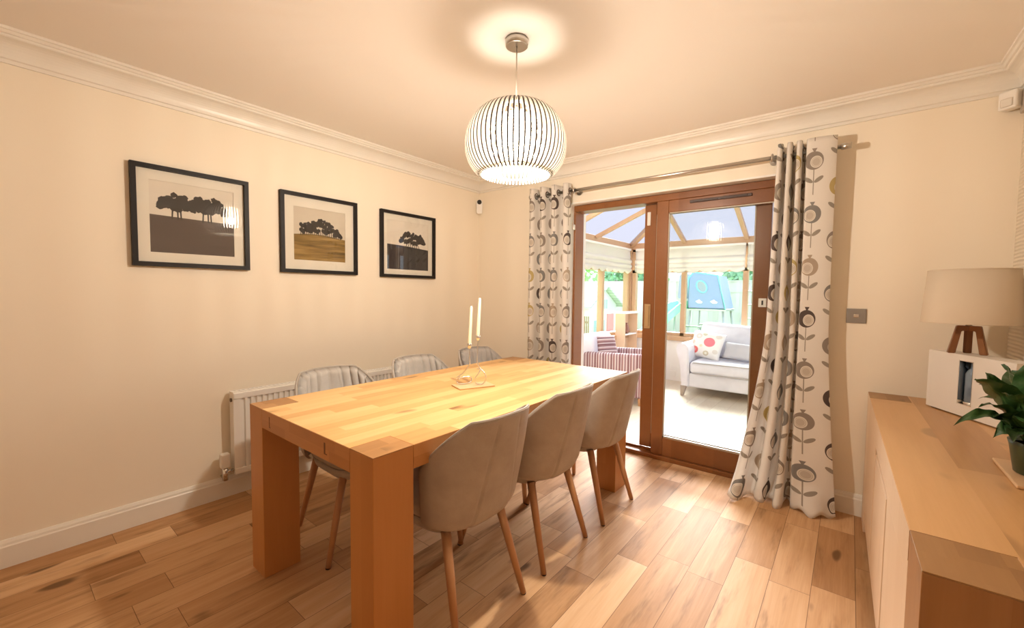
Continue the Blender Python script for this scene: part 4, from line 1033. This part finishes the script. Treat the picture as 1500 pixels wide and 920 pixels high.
obj('rocker', box(BM(), 2.988, 3.014, -.012, -.006, 1.160, 1.178, .003), CHROME, sw)

# ------------------------------------------------------------------ sideboard (turned a degree off the wall)
SBH, SL_, SD = .739, 1.985, .462
sb = thing('sideboard', 'long low oak sideboard along the right wall', 'sideboard', (3.071, -.022, 0), radians(.95))
def SBx(name, b, m, parent=sb): return obj(name, b, m, parent, world=False)
ll, lw = .185, .165
outs = [(0, -ll), (lw, -ll), (lw, 0), (SD-lw, 0), (SD-lw, -ll), (SD, -ll), (SD, -SL_+ll), (SD-lw, -SL_+ll), (SD-lw, -SL_), (lw, -SL_), (lw, -SL_+ll), (0, -SL_+ll)]
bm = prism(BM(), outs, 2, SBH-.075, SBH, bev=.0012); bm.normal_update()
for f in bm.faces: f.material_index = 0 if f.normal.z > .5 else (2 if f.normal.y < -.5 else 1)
SBx('top', bm, [SIDETOP, SIDEFRONT, SIDESHADE])
for x in (0, SD-lw):
    for y in (-ll, -SL_):
        lg = SBx('leg', box(BM(), x+.0006, x+lw-.0006, y+.0006, y+ll-.0006, 0, SBH-.003, .0015), SIDESHADE if y < -1 else SIDEFRONT)
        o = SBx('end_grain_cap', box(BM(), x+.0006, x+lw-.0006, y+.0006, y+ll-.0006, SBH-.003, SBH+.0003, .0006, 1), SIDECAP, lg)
SBx('end_panel', box(BM(), lw, SD-lw, -SL_+.012, -SL_+.03, .07, SBH-.075), SIDESHADE); SBx('end_panel', box(BM(), lw, SD-lw, -.03, -.012, .07, SBH-.075), SIDEFRONT)
SBx('back_panel', box(BM(), SD-.03, SD-.015, -SL_+ll, -ll, .07, SBH-.075), SIDEFRONT)
SBx('bottom_rail', box(BM(), .004, .03, -SL_+ll, -ll, .06, .12, .001), SIDEFRONT)
SBx('front_rail', box(BM(), .0006, .02, -SL_+ll, -ll, .622, SBH-.0752, .0006, 1), SIDEFRONT)
DW = (SL_-2*ll)/3
for k in range(3):                      # bevelled finger gaps between the doors and above the middle one
    y1 = -ll-DW*k-(.017 if k else .001); y0 = -ll-DW*(k+1)+(.017 if k < 2 else .001)
    SBx('door', box(BM(), .001, .022, y0, y1, .125, .596 if k == 1 else .6205, .0015), SIDEFRONT)
SBx('gap_backing', box(BM(), .030, .040, -SL_+ll, -ll, .07, SBH-.08), newmat('door_gap_shade', (.10, .05, .025), .7))  # dark backing added so the door gaps read as shade

# white box with the chrome slot, and the tripod lamp on it
b0 = Vector((3.287, -.224, SBH)); ang = atan2(-.882, .472)      # box front runs along this angle
BXM = Matrix.Translation(b0) @ Matrix.Rotation(ang, 4, 'Z')      # local x along the front, local +y into the corner
BL, BD, BH = .440, .100, .283
WBOX = newmat('matt_white_box', (.74, .70, .65), .55)
wb = thing('white_box', 'flat white upright box with a chrome lined slot, standing on the sideboard', 'box', b0)
bm = BM(); s0, s1, t0, t1 = .176, .250, .058, .258
for q in ((0, BL, 0, BD, .006, t0), (0, BL, 0, BD, t1, BH), (0, s0, 0, BD, t0, t1), (s1, BL, 0, BD, t0, t1)): box(bm, *q)
box(bm, s0, s1, .07, BD, t0, t1)
bmesh.ops.remove_doubles(bm, verts=bm.verts, dist=1e-6); bm.transform(BXM); body = obj('body', bm, WBOX, wb)
bm = BM()
for q in ((s0, s0+.003, .0, .07, t0, t1), (s1-.003, s1, .0, .07, t0, t1), (s0, s1, .0, .07, t0, t0+.003), (s0, s1, 0.0, .07, t1-.003, t1)): box(bm, *q)
bm.transform(BXM); obj('slot_lining', bm, CHROME, wb)
obj('slot_back', (lambda b: (box(b, s0+.003, s1-.003, .066, .0699, t0+.003, t1-.003), b.transform(BXM), b)[-1])(BM()), newmat('blue_grey_glass_back', (.12, .16, .22), .15), wb)
bm = BM(); lathe(bm, [(.026, t0+.012), (.028, t0+.02), (.028, t1-.06), (.020, t1-.042), (.012, t1-.034), (.012, t1-.006)], 24, ((s0+s1)/2, .034, 0)); bm.transform(BXM); obj('glass_tube', bm, newmat('smoky_blue_glass', (.20, .27, .36), .06, .35), wb)
bm = BM(); lathe(bm, [(.031, t0+.003), (.031, t0+.014), (.026, t0+.016)], 24, ((s0+s1)/2, .034, 0)); bm.transform(BXM); obj('chrome_foot', bm, CHROME, wb)
bm = BM()
for x in (.02, BL-.05): box(bm, x, x+.03, .01, BD-.01, .0006, .006)
bm.transform(BXM); obj('foot', bm, RUBBER, wb)

LC = BXM @ Vector((.147, .050, BH)); LX, LY, LZ = LC
tl = thing('table_lamp', 'small tripod table lamp with a cream drum shade, unlit, on the white box', 'lamp', (LX, LY, LZ))
SHADE = translucent('cream_linen_shade', (.76, .66, .53), .25)
zb0, zb1 = 1.163, 1.409
bm = BM(); lathe(bm, [(.163, zb0), (.147, zb1), (.1445, zb1), (.1605, zb0)], 64, (LX, LY, 0), capb=False, capt=False)
V_ = bm.verts[:]; 
bmesh.ops.remove_doubles(bm, verts=V_, dist=1e-6); obj('lamp_shade', bm, SHADE, tl)
for r_, z in ((.1625, zb0+.003), (.1468, zb1-.003)):
    bm = BM(); tube(bm, [(LX+r_*cos(2*pi*k/64), LY+r_*sin(2*pi*k/64), z) for k in range(64)], .0018, 6, closed=True)
    if z > 1.3:
        for k in range(3): a = 2*pi*k/3; tube(bm, [(LX, LY, zb1-.03), (LX+.146*cos(a), LY+.146*sin(a), zb1-.003)], .002, 6)
    obj('shade_ring', bm, SHADE, tl)

obj('lamp_holder', lathe(BM(), [(.010, 1.148), (.010, 1.168), (.017, 1.172), (.017, 1.225)], 16, (LX, LY, 0)), newmat('cream_lamp_holder', (.7, .64, .52), .4), tl)
obj('bulb', lathe(BM(), [(.012, 1.225), (.020, 1.25), (.030, 1.285), (.026, 1.312), (.012, 1.328), (.002, 1.331)], 20, (LX, LY, 0)), newmat('opal_bulb', (.85, .83, .78), .25), tl)
def lamp_leg(a):
    d = Vector((cos(a), sin(a), 0)); s = Vector((-sin(a), cos(a), 0)); o = Vector((LX, LY, 0)); bm = BM(); rings = []
    for rad_, wr, z in ((.012, .014, 1.150), (.030, .0155, 1.150), (.036, .015, 1.135), (.047, .0135, 1.09), (.062, .012, LZ+.0005)):
        c_ = o+d*rad_+Vector((0, 0, z)); rings.append((c_, wr, z))
    # outer/inner profile in the radial plane
    prof_ = [(.0, 1.152), (.040, 1.152), (.066, LZ+.0005), (.040, LZ+.0005), (.024, 1.128), (.0, 1.128)]
    A = [bm.verts.new(o+d*r+s*.0145+Vector((0, 0, z))) for r, z in prof_]; B = [bm.verts.new(o+d*r-s*.0145+Vector((0, 0, z))) for r, z in prof_]
    bm.faces.new(A); bm.faces.new(B[::-1])
    for i in range(6): bm.faces.new((A[i], A[(i+1) % 6], B[(i+1) % 6], B[i]))
    bmesh.ops.recalc_face_normals(bm, faces=bm.faces); bmesh.ops.bevel(bm, geom=bm.edges[:], offset=.0025, segments=2, affect='EDGES'); return bm
va = atan2(LY+3.152, LX-2.972)          # direction away from the camera side
for k, da in enumerate((100, -100, 0)): obj('leg', lamp_leg(va+radians(da)), LAMPWOOD, tl)

# board and peace lily
bd = tag(obj('board', (lambda b: (box(b, 3.362, 3.548, -1.335, -1.065, SBH+.0006, SBH+.011, .003), b)[-1])(BM()), newmat('pale_wood_board', (.62, .40, .22), .45)), 'small pale wooden board under the plant pot on the sideboard', 'board')
PLX, PLY = 3.432, -1.195
pp = thing('potted_plant', 'dark green leafy houseplant in a green pot on the sideboard by the right edge', 'plant', (PLX, PLY, SBH+.011))
obj('pot', lathe(BM(), [(.044, 0), (.050, .004), (.062, .085), (.066, .10), (.062, .10), (.058, .088)], 32, (PLX, PLY, SBH+.011)), newmat('olive_green_pot', (.05, .07, .03), .35), pp)
obj('soil', lathe(BM(), [(.057, .082), (.058, .088)], 24, (PLX, PLY, SBH+.011)), newmat('dark_soil', (.05, .035, .025), .95), pp)
LEAF = newmat('peace_lily_leaf', (.03, .09, .025), .32); nt, P, c = coords(LEAF, 'UV')
rib = (((c[0]-.5).abs()*9.0+c[1]*14.0)).fract(); setcol(LEAF, mix(((c[0]-.5).abs()).lt(.02).mx(rib.lt(.12)*.35), mix(noise(P, 3.0, 2), (.018, .060, .016), (.045, .115, .03)), (.07, .15, .045)))
bm = BM(); rnd = random.Random(4)
def leaf_(base, tip, droop, wid, tw=0.0):
    base, tip = Vector(base), Vector(tip); d = tip-base; s = d.cross(Vector((0, 0, 1)))
    s = s.normalized() if s.length > 1e-5 else Vector((1, 0, 0)); s = Matrix.Rotation(tw, 3, d.normalized()) @ s; up = s.cross(d.normalized())
    n, st_ = 16, .26
    def cen(t): return base+d*t+Vector((0, 0, 1))*droop*4*t*(1-t)
    tube(bm, [cen(k/8*st_) for k in range(9)], .0026, 6)
    def fn(u, v):
        t = st_+(1-st_)*v; w = wid*(sin(pi*min(1, v**.75))**.8)*(1-.15*v); x = (u-.5)*2
        return cen(t)+s*x*w+up*(abs(x)**1.4*w*.35+.004*sin(v*19+x*3))
    grid(bm, 9, n, fn, uv=lambda u, v: (u, v))
top = Vector((PLX, PLY, SBH+.105))
tips = [((3.275, -1.285, 1.035), .045, .050, .3), ((3.235, -1.305, .890), .065, .026, -.4), ((3.290, -1.268, .950), .05, .030, .2), ((3.330, -1.235, .855), .045, .042, -.3), ((3.34, -1.31, 1.00), .05, .050, .1),
        ((3.38, -1.35, .92), .05, .048, .2), ((3.40, -1.02, 1.04), .05, .05, -.2), ((3.47, -1.38, .97), .05, .05, 0), ((3.36, -1.12, 1.07), .03, .048, .5), ((3.50, -1.05, 1.05), .05, .045, 0),
        ((3.31, -1.13, .95), .06, .042, -.2), ((3.46, -1.18, 1.13), .0, .048, .3), ((3.38, -1.25, 1.09), .02, .050, .2), ((3.34, -1.22, .985), .05, .048, -.5), ((3.43, -1.40, .87), .05, .046, 0), ((3.30, -1.20, 1.01), .05, .046, .2),
        ((3.32, -1.27, .925), .04, .044, .5), ((3.35, -1.17, .90), .05, .044, -.1), ((3.36, -1.28, .86), .05, .045, .3), ((3.40, -1.22, 1.03), .02, .052, -.3), ((3.30, -1.26, 1.055), .03, .026, .7)]
for tp, dr, wd_, tw in tips:
    a = atan2(tp[1]-PLY, tp[0]-PLX); leaf_(top+Vector((cos(a)*.02, sin(a)*.02, -.02)), tp, dr, wd_, tw)
obj('foliage', bm, LEAF, pp)
